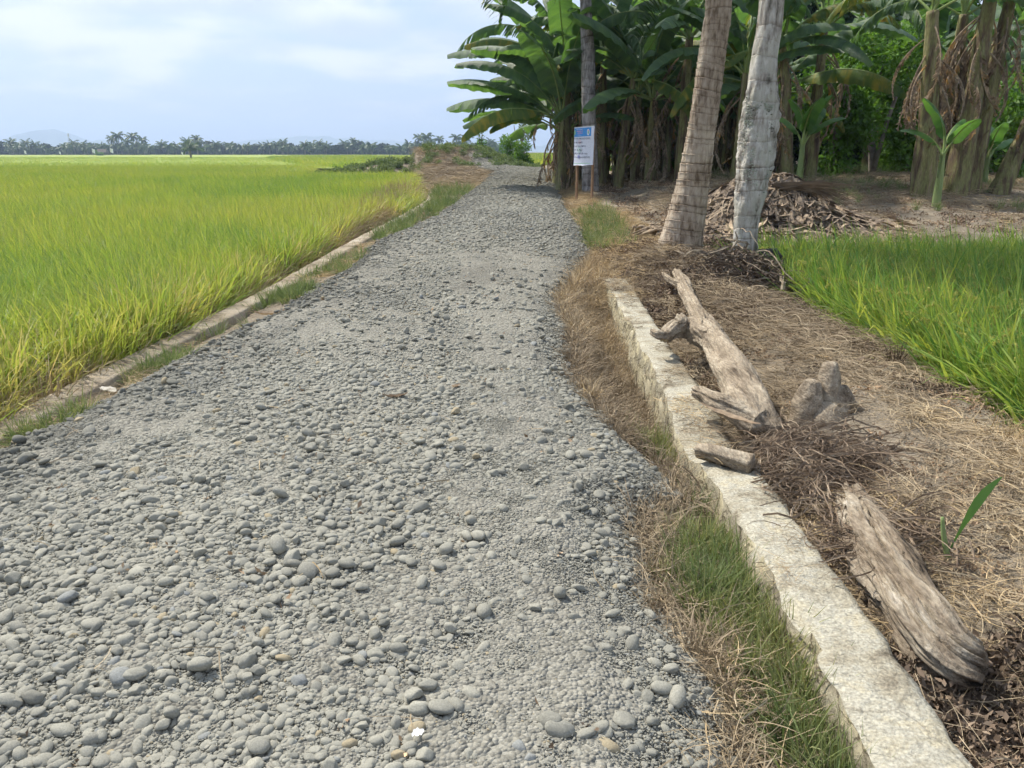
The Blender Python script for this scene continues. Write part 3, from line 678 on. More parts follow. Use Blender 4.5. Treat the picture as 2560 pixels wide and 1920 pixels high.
a = gravel('gravel', 150000, 11, 46, .014, .065, 3.0, pc_big, 16, .12, lambda x, y: ss(y, 11, 15) * (.4 + .6 * fine_zone(x, y)))
tag(a, 'grey pebbles on the far stretch of the road up to the crest', 'gravel')

# ================================================================== RICE
def rice_mesh(seed, n, r, L0, L1, w, lean=-.22, heads=5, segs=5, bend=.75):
    mb = MB(); V, Q = blades(n, r, L0, L1, .16, bend, w, segs, leanx=lean, leany=.05, seed=seed); mb.add(V, Q)
    nq = len(Q)
    if heads:
        g_ = np.random.default_rng(seed + 99)
        V2, Q2 = blades(heads, r, L0 * .95, L1 * .92, .15, 1.3, w * 1.0, segs, leanx=lean, seed=seed + 5)
        mb.add(V2, Q2)
    me = mb.mesh('rice_tuft')
    return me
pr_rice = protos('rice_tufts', [rice_mesh(s, 34, .10, .5, 1.02, .0078) for s in range(8)], M['rice'])
pr_rice_mid = protos('rice_tufts_mid', [rice_mesh(20 + s, 60, .26, .5, .92, .011, segs=3) for s in range(6)], M['rice'])
pr_rice_far = protos('rice_tufts_far', [rice_mesh(40 + s, 110, 1.0, .5, .9, .035, segs=2) for s in range(5)], M['rice'])
def rice(nm, x, y, col, k, s0, s1, edge, label, pt=None):
    n = len(x); tone = np.clip(.47 + .35 * fbm(x * .25, y * .25, 50, 3) + rng.normal(0, .15, n), 0, .80)
    tone = np.where(rng.random(n) < np.exp(-edge / .25) * .5, rng.uniform(.78, 1.0, n), tone + np.exp(-edge / .8) * .12)
    return scatter(nm, col, k, np.stack([x, y, terr(x, y) - .02], 1), zrot(n, .9, .05), rng.uniform(s0, s1, n), tone, label, 'rice')
def wedge(y, m=.70, pad=1.2): return -m * np.sqrt(y * y + 2.4) - pad
x, y = tidx(0, 42000, -18, -3.3, 1.5, 20); k = (x < xF(y) - .10 + .12 * fbm(y * 4, y * 0, 8)) & (x > wedge(y)) & (rng.random(len(x)) < .8 + .9 * vnoise(x * 2.3, y * 2.3, 40)); x, y = x[k], y[k]
rice('rice_plants', x, y, pr_rice, 8, .8, 1.1, xF(y) - .12 - x, 'tall bright green rice standing in the field beside the kerb')
x, y = tidx(0, 62000, -48, -3, 20, 62); k = (x < xF(y) - .25) & (x > wedge(y)); x, y = x[k], y[k]
k = ~((y > 38) & (x > -14)); x, y = x[k], y[k]
rice('rice_plants', x, y, pr_rice_mid, 6, .85, 1.1, xF(y) - .25 - x, 'yellow-green rice filling the field beyond the near plants')
x, y = tidx(0, 30000, -180, 140, 60, 230); k = (x > wedge(y, .7, 4)) & ((x < -3) | (y > 75)) & (x < .2 * y); x, y = x[k], y[k]
rice('rice_plants', x, y, pr_rice_far, 5, .85, 1.1, np.full(len(x), 9.), 'even expanse of ripening rice far across the field')
# right-hand paddy
rr_ = [rice_mesh(60 + s, 30, .10, .5, 1.12, .0095, lean=-.18, heads=0, bend=.95) for s in range(7)]
pr_rice_r = protos('rice_tufts_right', rr_, M['rice'])
x, y = tidx(0, 9000, 3.25, 13, 3.2, 11.2); k = (x < .72 * y + 2) & (x > 3.3 + .15 * fbm(y * 3, y * 0, 6)); x, y = x[k], y[k]
n = len(x)
rice_r = scatter('rice_plants', pr_rice_r, 7, np.stack([x, y, np.full(n, -.5)], 1), zrot(n, 1.0, .06), rng.uniform(.8, 1.12, n), np.clip(rng.normal(.24, .22, n) + .2 * fbm(x, y, 5), 0, .85), 'deep green rice patch with nodding ears right of the earth bank', 'rice')
def ear_mesh(seed):
    g_ = np.random.default_rng(seed); mb = MB()
    t = np.linspace(0, 1, 22); ang = .25 + 2.2 * t ** 1.4
    px = np.cumsum(np.sin(ang)) * .0095; pz = np.cumsum(np.cos(ang)) * .0095
    for k in range(4, 22):
        for _ in range(4):
            c = np.array([px[k], 0, pz[k]]) + g_.normal(0, .006, 3)
            V, Q = box_v(-.0018, .0018, -.0018, .0018, -.005, .005)
            a = ang[k] + g_.normal(0, .4); ca, sa = np.cos(a), np.sin(a)
            Rm = np.array([[ca, 0, sa], [0, 1, 0], [-sa, 0, ca]]); mb.add(V @ Rm.T + c, Q)
    P = np.stack([px, px * 0, pz], 1)[None]; V, Q = ribbons(P, np.full((1, 22), .0012), np.array([[0, 1., 0]])); mb.add(V, Q)
    return mb.mesh('ear')
pr_ear = protos('rice_ears', [ear_mesh(s) for s in range(4)], M['ricehead'])
x, y = tidx(0, 6500, 3.35, 9, 3.4, 11.0); n = len(x)
z = -.5 + .45 + rng.uniform(0, .30, n)
scatter('rice_ears', pr_ear, 4, np.stack([x, y, z], 1), zrot(n, math.pi, .15), rng.uniform(.8, 1.3, n), None, 'drooping pale rice ears in the right-hand paddy', 'rice ears')

# ================================================================== GROUND COVER
pr_straw = protos('straw_tangles', [(lambda q: mk_mesh('tangle', *q))(strewn(34, .13, .06, .24, .0016, .045, seed=s)) for s in range(8)], M['straw'])
pr_strawup = protos('straw_tufts', [(lambda q: mk_mesh('tuft', *q))(blades(46, .06, .10, .30, .55, 1.5, .0017, 5, twist=1.0, seed=200 + s)) for s in range(6)], M['straw'])
pr_weed = protos('weed_tufts', [(lambda q: mk_mesh('weed', *q))(blades(40, .06, .08, .24, .5, .7, .0022, 4, twist=1.0, seed=300 + s)) for s in range(6)], M['weed'])
pr_litter = protos('leaf_litter', [(lambda q: mk_mesh('litter', *q))(leaf_quads(46, (0, 0, .018), (.14, .14, .025), .035, seed=400 + s, shell=.1)) for s in range(6)], M['litter'])
def ss(x, a, c): return np.clip((x - a) / (c - a), 0, 1)
def cover(nm, col, k, n, x0, x1, y0, y1, dens, s0, s1, tone, label, cat, dz=0.0, tilt=.1):
    x, y = tidx(0, n, x0, x1, y0, y1, dens); n = len(x)
    s = rng.uniform(s0, s1, n) * np.interp(y, [2, 12, 30], [.8, 1.15, 1.9])
    t = np.clip(tone(x, y) + rng.normal(0, .12, n), 0, 1)
    return scatter(nm, col, k, np.stack([x, y, terr(x, y) + dz], 1), zrot(n, math.pi, tilt), s, t, label, cat)
def in_ditch(x, y): return (x > xR(y) - .02 + .06 * fbm(y * 3, y * 0, 4)) & (x < xW(y) - .02) & (y < 9.6)
def on_bank(x, y): return (x > xW(y) + .3) & (x < 3.5 + .1 * fbm(y * 2, x * 0, 2)) & (y < 12)
cover('dry_grass', pr_straw, 8, 4200, .35, 1.3, .9, 10, lambda x, y: in_ditch(x, y) * np.clip(1.0 - .5 * ((y > 3.1) & (y < 4.2)) - .8 * ((y > 4.2) & (y < 7) & (x > xW(y) - .16)), 0, 1), .8, 1.3, lambda x, y: .55 + .3 * vnoise(x * 3, y * 3, 1) - .15 * (y > 4), 'matted dry straw in the ditch between road and wall', 'dry grass', .0, .3)
cover('dry_grass', pr_strawup, 6, 2300, .3, 1.3, .9, 9.6, lambda x, y: in_ditch(x, y) * .8, .7, 1.15, lambda x, y: .55 + .4 * vnoise(x * 3, y * 3, 2), 'brittle brown grass tufts leaning over the ditch', 'dry grass', 0, .4)
cover('dry_grass', pr_straw, 8, 8200, 1.1, 3.7, .8, 11.5, lambda x, y: on_bank(x, y) * np.clip(.42 + .25 * ss(y, 3.5, 6) + 1.6 * fbm(x * 1.3, y * 1.3, 12, 3), .05, 1), .8, 1.4, lambda x, y: .66 - .24 * ss(y, 3.5, 7) + .4 * vnoise(x * 1.5, y * 1.5, 3), 'flattened straw strewn over the earth bank beside the logs', 'dry grass', .0, .15)
cover('dry_grass', pr_strawup, 6, 1500, 1.9, 3.7, .8, 4.2, lambda x, y: (x > 1.95 + .2 * (y - 1)) * on_bank(x, y) * np.clip(.5 + 1.2 * vnoise(x * 2, y * 2, 14), 0, 1) * .9, .7, 1.1, lambda x, y: .85 + .3 * vnoise(x * 1.5, y * 1.5, 3), 'golden dry grass clumps at the near right corner of the bank', 'dry grass', 0, .4)
def verge(x, y): return (x > xR(y) + .02) & (x < xR(y) + .15 + 1.1 * ss(y, 8.5, 10) * (1 - ss(y, 13.5, 18) * .5)) & (y > 8.2)
cover('dry_grass', pr_straw, 8, 5000, .5, 3.2, 8.2, 24, lambda x, y: verge(x, y) * .9, .8, 1.25, lambda x, y: .86 + .2 * vnoise(x * 2, y * 2, 5), 'golden straw matting the verge below the leaning palm', 'dry grass', 0, .15)
cover('dry_grass', pr_strawup, 6, 900, .5, 1.6, 6.6, 11.5, lambda x, y: (x > xR(y)) * (x < xW(y) + .12) * .8, .8, 1.2, lambda x, y: .8 + .2 * vnoise(x * 2, y * 2, 6), 'golden dry grass spilling over the far end of the wall', 'dry grass', 0.02, .35)
cover('leaf_litter', pr_litter, 6, 6500, 1.35, 3.7, 4.8, 12.8, lambda x, y: ((x > xW(y) + .3) & (x < 3.6)) * np.clip(.12 + .45 * ss(y, 6.5, 9) + .9 * vnoise(x * 1.4, y * 1.4, 15), .03, 1), .8, 1.4, lambda x, y: .35 + .4 * vnoise(x * 3, y * 3, 4), 'dark brown leaf litter round the feet of the two palms', 'leaf litter', .0, .15)
cover('leaf_litter', pr_litter, 6, 1500, 1.35, 3.6, 1.2, 6, lambda x, y: (x > xW(y) + .3) * np.clip(.25 + 1.2 * vnoise(x * 2.4, y * 2.4, 19), 0, 1), .5, .9, lambda x, y: .85 + .3 * vnoise(x * 3, y * 3, 4), 'small tan broken leaves among the straw on the near bank', 'leaf litter', .0, .2)
def onwall(x, y): return (x > xW(y)) & (x < xW(y) + .27) & (y < 9.4)
x, y = tidx(0, 900, .9, 1.5, 1.2, 9.4, lambda x, y: onwall(x, y) * np.clip(.10 + .75 * ss(y, 7.6, 8.6) + .5 * np.exp(-((y - 4.3) / .5) ** 2) + .5 * vnoise(x * 8, y * 3, 25), 0, 1)); n = len(x)
scatter('dry_grass', pr_straw, 8, np.stack([x, y, b(y) + .03 * vnoise(y * .9, y * 0, 71) + .01], 1), zrot(n, math.pi, .05), rng.uniform(.5, .9, n), None, 'loose straw lying on top of the whitewashed wall', 'dry grass')
def rightyard(x, y): return (y > 11.6) & (x > xR(y) + .9)
cover('leaf_litter', pr_litter, 6, 9000, 1.8, 20, 12.3, 27, lambda x, y: rightyard(x, y) * np.clip(.25 + .9 * vnoise(x * .7, y * .7, 16), .03, 1), .8, 1.3, lambda x, y: .6 + .4 * vnoise(x * 2, y * 2, 4), 'scattered dry leaves on bare ground under the banana grove', 'leaf litter', .0, .1)
cover('dry_grass', pr_straw, 8, 9000, 1.8, 20, 11.6, 24, lambda x, y: rightyard(x, y) * np.clip(.4 + 1.2 * vnoise(x * .5, y * .6, 17), .03, 1), .9, 1.4, lambda x, y: .58 + .4 * vnoise(x * 1, y * 1, 4), 'thin greyish straw scattered across the yard beyond the right paddy', 'dry grass', .0, .1)
cover('green_weeds', pr_weed, 6, 2600, 5.5, 18, 15, 27, lambda x, y: np.clip(.1 + 1.5 * vnoise(x * .6, y * .6, 18) + .5 * ss(y, 18, 23), 0, 1) * .6, .7, 1.2, lambda x, y: .4 + 0 * x, 'short green weeds in the shade before the banana grove', 'weeds')
cover('leaf_litter', pr_litter, 6, 900, 1.25, 2.0, 1.2, 2.3, lambda x, y: (x > xW(y) + .3) * 1.0, .8, 1.3, lambda x, y: .3 + .5 * vnoise(x * 6, y * 6, 4), 'dark rotten debris in the hollow at the near end of the rotten log', 'leaf litter', .0, .3)
x, y = tidx(0, 260, -3, 1.2, 1.5, 16, lambda x, y: (x > xL(y)) & (x < xR(y))); n = len(x)
scatter('leaf_litter', protos('leaf_bits', [(lambda q: mk_mesh('bit', *q))(leaf_quads(3, (0, 0, .004), (.03, .03, .003), .03, seed=700 + s, shell=.1)) for s in range(4)], M['litter']), 4, np.stack([x, y, terr(x, y) + .062], 1), zrot(n, math.pi, .15), rng.uniform(.6, 1.3, n), rng.uniform(.6, 1, n), 'tiny brown leaf scraps dotted over the gravel', 'leaf litter')
x, y = tidx(0, 90, -3, 1.2, 1.5, 12, lambda x, y: (x > xL(y)) & (x < xR(y))); n = len(x)
scatter('twigs', protos('twig_bits', [(lambda q: mk_mesh('bit', *q))(strewn(2, .03, .06, .16, .0018, .01, seed=720 + s, curl=.4, up=.05)) for s in range(4)], M['straw']), 4, np.stack([x, y, terr(x, y) + .062], 1), zrot(n, math.pi, .05), rng.uniform(.7, 1.3, n), rng.uniform(.3, .9, n), 'thin dry twigs scattered over the gravel', 'twigs')
# green weeds
def leftpatch(x, y):
    c = 0
    for yy, sp, a in ((4.45, .22, .5), (6.0, .25, .5), (7.3, .12, .2), (9.0, .35, .55), (10.6, .4, .35), (11.9, .3, .3), (15, 1.2, .22), (19, 2.0, .25), (22, 2, .15)): c = np.maximum(c, a * np.exp(-((y - yy) / sp) ** 2))
    return c * (x > xF(y) + .12) * (x < xL(y) + .05)
cover('green_weeds', pr_weed, 6, 9000, -3.4, -1.2, 3.6, 25, leftpatch, .7, 1.15, lambda x, y: .45 + .5 * vnoise(x * 2, y * 2, 7), 'wiry green weed clumps between kerb and gravel on the left', 'weeds', 0, .3)
cover('dry_grass', pr_straw, 8, 5200, -3.4, -1.0, 3.2, 28, lambda x, y: (x > xF(y) + .10) * (x < xL(y) + .03) * np.clip(.35 + vnoise(x * 3, y * 1.2, 33), 0, 1), .7, 1.1, lambda x, y: .7 + .4 * vnoise(x * 2, y * 2, 7), 'thin straw on the earth strip beside the left kerb', 'dry grass')
cover('green_weeds', pr_weed, 6, 3300, .45, 1.35, .9, 4.6, lambda x, y: in_ditch(x - .03, y) * ss(x - xR(y), .08, .30) * np.clip(.55 + 1.5 * vnoise(x * 4, y * 2.2, 8) + .4 * ss(x - xR(y), .2, .4), 0, 1), .7, 1.3, lambda x, y: .7 + .7 * vnoise(x * 4, y * 4, 7), 'green creeping grass growing up the foot of the near wall', 'weeds', 0.05, .6)
cover('green_weeds', pr_weed, 6, 700, 1.0, 2.6, 12.6, 17.5, lambda x, y: (x > xR(y) + .02) * (x < xR(y) + .7) * np.clip(.35 + vnoise(x * 3, y * 2, 44), 0, 1), .9, 1.3, lambda x, y: .6 + .3 * vnoise(x * 2, y * 2, 7), 'patchy green grass on the verge in front of the signboard', 'weeds', 0, .3)
cover('green_weeds', pr_weed, 6, 500, 2.3, 3.6, 1.6, 3.2, lambda x, y: np.clip(.2 + vnoise(x * 3, y * 3, 9), 0, 1), .6, 1.0, lambda x, y: .5 + 0 * x, 'sparse green shoots among the golden grass at the right corner', 'weeds', 0, .4)
cover('dry_grass', pr_strawup, 6, 2600, -3.75, -3.28, 2.8, 26, lambda x, y: (x < xF(y) + .10) * 1.0, 1.2, 2.1, lambda x, y: .8 + .3 * vnoise(x * 2, y * 2, 7), 'yellowed dead stalks at the foot of the rice along the kerb', 'dry grass', .1, .3)
# dirt shoulder at road end and mound plants
cover('dry_grass', pr_straw, 8, 4000, -6, 1, 26, 44, lambda x, y: (x > xF(y)) * (x < xL(y)) * .8, .9, 1.4, lambda x, y: .55 + .5 * vnoise(x, y, 7), 'brown dry grass on the slope beside the road crest', 'dry grass')
pr_mound = protos('mound_leaves', [(lambda q: mk_mesh('shrublet', *q))(leaf_quads(170, (0, 0, .16), (.24, .24, .20), .085, seed=500 + s, shell=.15, droop=-.1, asp=.5)) for s in range(5)], M['foliage2'])
x, y = tidx(0, 2600, -12.5, 1.5, 39.5, 51, lambda x, y: np.clip(ss(terr0(x, y) - np.minimum(fld(y), 0), .28, .6) * (.25 + .9 * ss(y, 42.0, 44.5) * (x > -4) + .75 * (x <= -4) + .6 * vnoise(x, y, 3)), 0, 1) * .55)
n = len(x)
scatter('mound_shrubs', pr_mound, 5, np.stack([x, y, terr(x, y) - .03], 1), zrot(n, math.pi, .1), rng.uniform(.6, 1.15, n), None, 'grey-green creeping shrubs covering the low earth mound', 'shrubs')

# ================================================================== WALLS
def strip_wall(name, ys, x0f, w, topf, h, mat, seed, rough_amp, label, cat, nz=7, face_noise=.02, bulge=None):
    """long low wall running along Y with real thickness and broken edges"""
    prof = []   # (kind, s): section points left face up, top, right face down
    for t in np.linspace(0, 1, nz): prof.append((0, t))
    for t in np.linspace(.12, .88, 6): prof.append((1, t))
    for t in np.linspace(1, 0, nz): prof.append((2, t))
    V = np.zeros((len(ys), len(prof), 3))
    x0 = x0f(ys); top = topf(ys)
    for i, (k, t) in enumerate(prof):
        if k == 0: x = x0 - (1 - t) * .06; z = top - h * (1 - t)
        elif k == 1: x = x0 + w * t; z = top + 0 * ys
        else: x = x0 + w + (1 - t) * .02; z = top - h * (1 - t)
        nn = fbm(ys * 4.5 + (k == 2) * 40, z * 9 + k * 7 + t * 2, seed, 4)
        if k == 0: x = x + nn * face_noise * 2.2 + (bulge(ys) if bulge is not None else 0) * (.4 + .6 * t)
        if k == 2: x = x + nn * face_noise * 1.6
        if k == 1: z = z + nn * rough_amp + fbm(ys * 14, x * 14, seed + 5, 3) * rough_amp * .7
        if (k, t) in ((0, 1.0), (2, 1.0)): z = z - rough_amp * 1.2 - np.maximum(fbm(ys * 7, ys * 0 + k, seed + 8, 3), 0) * rough_amp * 4; x = x + (1 if k == 0 else -1) * .008
        if rough_amp < .0075:
            x = x + (k != 2) * .035 * np.maximum(fbm(ys * 1.7, ys * 0 + 1, 90, 3), 0) * (1 - (t if k == 1 else 0)) - (k == 2) * .05 * np.maximum(fbm(ys * 1.9, ys * 0 + 6, 91, 3), 0)
        V[:, i] = np.stack([x, ys, z], -1)
    me = mk_mesh(name, V.reshape(-1, 3), [grid_faces(len(ys), len(prof)), ], True)
    bm = bmesh.new(); bm.from_mesh(me)
    bmesh.ops.holes_fill(bm, edges=[e for e in bm.edges if e.is_boundary], sides=0); bmesh.ops.recalc_face_normals(bm, faces=bm.faces); bm.to_mesh(me); bm.free()
    if isinstance(mat, list):
        for mm in mat: me.materials.append(mm)
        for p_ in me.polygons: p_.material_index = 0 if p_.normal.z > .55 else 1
        mat = None
    o = link(name, me, mat); tag(o, label, cat); return o
ys = np.arange(.4, 9.55, .02)
def wtop(y): return b(y) + .005 + .03 * vnoise(y * .9, y * 0, 71) - .06 * np.exp(-((y - 4.2) / .35) ** 4) + .02 * vnoise(y * 6, y * 0, 72) * np.exp(-((y - 4.3) / .8) ** 2)
def wbulge(y): return -.05 * np.exp(-((y - 4.3) / .7) ** 2) + .045 * np.exp(-((y - 2.22) / .07) ** 2)
strip_wall('masonry_wall', ys, xW, .27, wtop, .62, [M['lime'], M['masonry']], 11, .007, 'low whitewashed masonry wall running beside the ditch and logs', 'wall', 9, .016, wbulge)
ys = np.arange(.5, 22.5, .05)
strip_wall('concrete_kerb', ys, lambda y: xF(y), .26, lambda y: b(y) - .095, .55, M['concrete'], 15, .008, 'narrow concrete kerb between the left rice field and the gravel', 'kerb', 5, .012)
# stones set in the wall's road-side face
mb = MB()
for k in range(90):
    y0 = 1.2 + k * .092 + random.uniform(-.04, .04); z0 = float(wtop(y0)) - random.uniform(.09, .34)
    V = np.array([v.co for v in pc_big.objects[k % 9].data.vertices]); T = np.array([list(p.vertices) for p in pc_big.objects[k % 9].data.polygons])
    s = random.uniform(.18, .32); A = np.array(Euler((random.uniform(-.5, .5), 0, 0)).to_matrix())
    V = (V[:, [2, 0, 1]] * np.array([.55, 1, .8]) * s) @ A.T + np.array([float(xW(y0)) + .045 + float(wbulge(y0)) * .6 - .1 * (float(wtop(y0)) - z0), y0, z0]); mb.add(V, None, T)
sw = link('wall_stone', mb.mesh('wall_stone'), mat_noise('wall_stone', [(.3, (.16, .14, .10)), (.5, (.30, .265, .18)), (.7, (.40, .36, .26))], scale=4, rough=.95, bump=.01))
sw.parent = bpy.data.objects['masonry_wall']; sw['kind'] = 'stuff'

# ================================================================== LOGS, STUMP, VINES
def G(u, v, z=0.0): return np.array(at(u, v, z))
def log_mesh(segs, seed=0, seg=26, n=60, wob=.35, cave=-.15, fiss=.012):
    mb = MB()
    for k, (pts, rad) in enumerate(segs):
        P, Rd = smooth_path(pts, rad, n)
        if wob: Rd = Rd * (1 + .16 * vnoise(np.linspace(0, 9, n), np.full(n, seed * 3.7 + k), seed))
        V, Q, T = tube(P, Rd, seg, wob, 2.6, seed + k * 7, True, ridge=.05, ridges=4, cave=cave)
        th = np.linspace(0, 2 * np.pi, seg, endpoint=False)[:, None]; sg_ = np.concatenate([[0], np.cumsum(np.linalg.norm(np.diff(P, axis=0), axis=1))])[None]
        f1 = fbm(np.cos(th) * 2.2 + sg_ * .9, np.sin(th) * 2.2 + sg_ * .7, seed + 33, 4); f2 = fbm(np.cos(th) * 4 + sg_ * 1.1, np.sin(th) * 4 + sg_ * 1.3, seed + 44, 3)
        dd = -fiss * np.exp(-(f1 / .045) ** 2) - fiss * .6 * np.exp(-(f2 / .05) ** 2) + fiss * .8 * (f1 > .12)
        Vb = V[:seg * n].reshape(seg, n, 3); rv = Vb - P[None]; Vb = P[None] + rv * (1 + dd / (np.linalg.norm(rv, axis=2) + 1e-6))[..., None]; V[:seg * n] = Vb.reshape(-1, 3)
        mb.add(V, Q, T)
    return mb.mesh('log')
H = .0
trunk = [([G(1462, 588, .20), G(1478, 620, .20), G(1500, 668, .18), G(1530, 715, .17), G(1565, 770, .16), G(1598, 830, .13), G(1622, 885, .10), G(1650, 945, .0)], [.045, .06, .07, .10, .105, .11, .115, .10]),
         ([G(1540, 735, .17), G(1500, 712, .17), G(1460, 712, .17), G(1436, 728, .15)], [.09, .085, .07, .05]),
         ([G(1462, 712, .17), G(1475, 696, .24), G(1466, 684, .27)], [.05, .035, .03]),
         ([G(1445, 726, .15), G(1422, 724, .19), G(1408, 716, .20)], [.04, .026, .018]),
         ([G(1632, 915, .07), G(1590, 888, .12), G(1545, 866, .15), G(1505, 845, .14)], [.09, .07, .05, .035]),
         ([G(1478, 618, .20), G(1450, 606, .22), G(1432, 590, .22)], [.035, .022, .01]),
         ([G(1490, 640, .2), G(1515, 690, .25), G(1518, 705, .22)], [.03, .03, .01])]
o = link('fallen_trunk', log_mesh(trunk, 3, 64, 120), M['deadwood']); tag(o, 'bleached forked trunk lying on the bank against the white wall', 'log')
low = [([G(1835, 1075, .0), G(1868, 1130, .02), G(1915, 1215, .03), G(1975, 1315, .01), G(2035, 1405, -.03), G(2072, 1455, -.09)], [.07, .095, .110, .115, .108, .085])]
lm = log_mesh(low, 9, 150, 260, .36, .3, .018)
o = link('rotten_log', lm, None); tag(o, 'thick rotten log with cracked bark beside the near wall', 'log')
M['rot'] = mat_noise('rotten_wood', [(.36, (.02, .016, .012)), (.42, (.13, .10, .07)), (.50, (.23, .185, .135)), (.59, (.33, .28, .21)), (.70, (.55, .50, .42))], scale=1.8, detail=14, rough=.9, bump=.04, bscale=5, stretch=(3.6, .9, 3.6), spec=.15, fine=(22, .3), rgh=.75, dist=.4, crack=None)
lm.materials.append(M['rot'])
stub = [([G(1508, 972, .035), G(1550, 982, .045), G(1625, 1005, .035)], [.034, .045, .05])]
o = link('log_stub', log_mesh(stub, 12, 18, 20, .3), M['deadwood']); tag(o, 'short round branch stub resting on the wall under the vines', 'branch')
def stump():
    mb = MB()
    c = G(1775, 925, -.05)
    lobes = [(-.10, .0, .30, .085), (.03, .03, .40, .085), (.10, -.02, .27, .08), (.0, -.05, .18, .11), (-.03, .10, .24, .09)]
    for k, (dx, dy, h, r) in enumerate(lobes):
        P, Rd = smooth_path([c + [dx * 1.1, dy, 0], c + [dx, dy, h * .5], c + [dx * .8, dy * .9, h]], [r * 1.25, r * 1.1, r * .42], 20)
        mb.add(*tube(P, Rd, 20, .4, 5, 40 + k, True, ridge=.07, ridges=3))
    return mb.mesh('stump')
o = link('tree_stump', stump(), M['deadwood']); tag(o, 'pale lobed tree stump poking out of the earth bank', 'stump')
def vines(name, c, rx, ry_, h, n, L, label, mat=M['twig'], w=.0026, seed=1, cat='vines'):
    g_ = np.random.default_rng(seed)
    a = g_.random(n) * 2 * np.pi; r = np.sqrt(g_.random(n))
    p = np.stack([np.cos(a) * r * rx, np.sin(a) * r * ry_, h * (1 - r ** 2) * (.2 + .8 * g_.random(n))], 1) + np.asarray(c)
    S = 9; t = np.linspace(0, 1, S); az = g_.random(n) * 2 * np.pi; cu = g_.normal(0, 3.0, n); el = g_.normal(.2, .35, n)
    A = az[:, None] + cu[:, None] * t + np.cumsum(g_.normal(0, .22, (n, S)), 1); E = el[:, None] * (1 - 2.3 * t) + g_.normal(0, .25, (n, S)); Ls = g_.uniform(L * .5, L * 1.4, n)[:, None] / (S - 1)
    P = np.zeros((n, S, 3)); P[:, 1:, 0] = np.cumsum(np.cos(A) * np.cos(E) * Ls, 1)[:, :-1]; P[:, 1:, 1] = np.cumsum(np.sin(A) * np.cos(E) * Ls, 1)[:, :-1]; P[:, 1:, 2] = np.cumsum(np.sin(E) * Ls, 1)[:, :-1]
    P += p[:, None]
    gz = terr(P[..., 0], P[..., 1]); P[..., 2] = np.minimum(np.maximum(P[..., 2], gz + .004), gz + h * 1.6 * g_.random((n, 1)) + .01)
    mb = MB()
    W = np.full((n, S), w) * (.4 + 1.6 * g_.random(n) ** 2.5)[:, None]
    s1 = np.stack([-np.sin(az), np.cos(az), np.zeros(n)], 1); s2 = np.stack([np.zeros(n), np.zeros(n), np.ones(n)], 1)
    mb.add(*ribbons(P, W, s1)); mb.add(*ribbons(P, W, s2))
    o = link(name, mb.mesh(name), mat); tag(o, label, cat); return o
c = G(1720, 1000, .02)
vines('dead_vines', c, .30, .33, .15, 1300, .42, 'heap of tangled dry vines between stump and rotten log', seed=3)
vines('dead_vines', G(1885, 1140, .06), .22, .22, .10, 420, .36, 'wisps of dry stems lying over the upper end of the rotten log', seed=23)
vines('dead_vines', G(1560, 700, .0) + [.1, 0, -.05], .35, .8, .1, 420, .4, 'dry creeper stems straggling behind the forked trunk', seed=5)
# root bank under the grey palm
c = G(1560, 600, 0)
vines('dead_vines', (2.70, 9.3, .05), .52, 1.1, .34, 2200, .40, 'brown withered creepers heaped between the feet of the two palms', mat=M['litter'], seed=6, w=.005)
vines('dead_vines', (2.85, 9.2, .1), .45, .6, .42, 90, .75, 'thicker bare creeper stems sprawling in front of the grey palm', mat=M['deadwood'], seed=16, w=.011)
mb = MB(); V, Q = leaf_quads(7500, (2.72, 9.35, .10), (.46, .95, .32), .06, seed=9, shell=.3, asp=.6); mb.add(V, Q)
o = link('withered_bush', mb.mesh('withered_bush'), M['litter']); tag(o, 'withered brown leafy bush between the feet of the two palms', 'bush')
def dead_branch(pts, rad, label, seed=0, forks=()):
    mb = MB(); P, Rd = smooth_path(pts, rad, 20); mb.add(*tube(P, Rd, 8, .3, 8, seed))
    for f in forks: P, Rd = smooth_path(f[0], f[1], 10); mb.add(*tube(P, Rd, 6, .2, 8, seed + 3))
    o = link('dead_branch', mb.mesh('dead_branch'), M['deadwood']); tag(o, label, 'branch')
dead_branch([atd(1590, 655, 8.9), atd(1530, 650, 8.9), atd(1565, 600, 9.0), atd(1570, 560, 9.0)], [.012, .022, .026, .014], 'bent pale root branch rising between the trunk tip and the grey palm', 1,
            [([atd(1562, 610, 9.0), atd(1590, 575, 9.0), atd(1612, 560, 9.0)], [.018, .012, .008]), ([atd(1500, 680, 8.6), atd(1530, 650, 8.9)], [.012, .02])])
dead_branch([atd(1575, 545, 9.3), atd(1592, 520, 9.3), atd(1588, 500, 9.3)], [.008, .014, .006], 'short pale curled twig against the foot of the grey palm', 2, [([atd(1592, 522, 9.3), atd(1610, 524, 9.2), atd(1622, 530, 9.2)], [.012, .01, .004])])
# stick on the bank
P = [G(1898, 868, .07), G(1930, 872, .08), G(1968, 876, .07)]
dead_branch(P, [.008, .008, .006], 'short pale stick lying on the bank above the stump', 5)
# mossy rotten root under grey palm
mb = MB(); c0 = np.array(atd(1630, 620, 9.9)); P, Rd = smooth_path([c0 + [.0, .1, -.25], c0 + [.02, .1, .1], c0 + [0, .1, .42]], [.30, .25, .20], 30); mb.add(*tube(P, Rd, 40, .55, 5, 4, True, ridge=.05, ridges=9))
rootm = mat_noise('dark_root', [(.3, (.035, .03, .028)), (.6, (.09, .085, .08)), (.8, (.2, .21, .19))], scale=9, rough=.95, bump=.03, bscale=30)

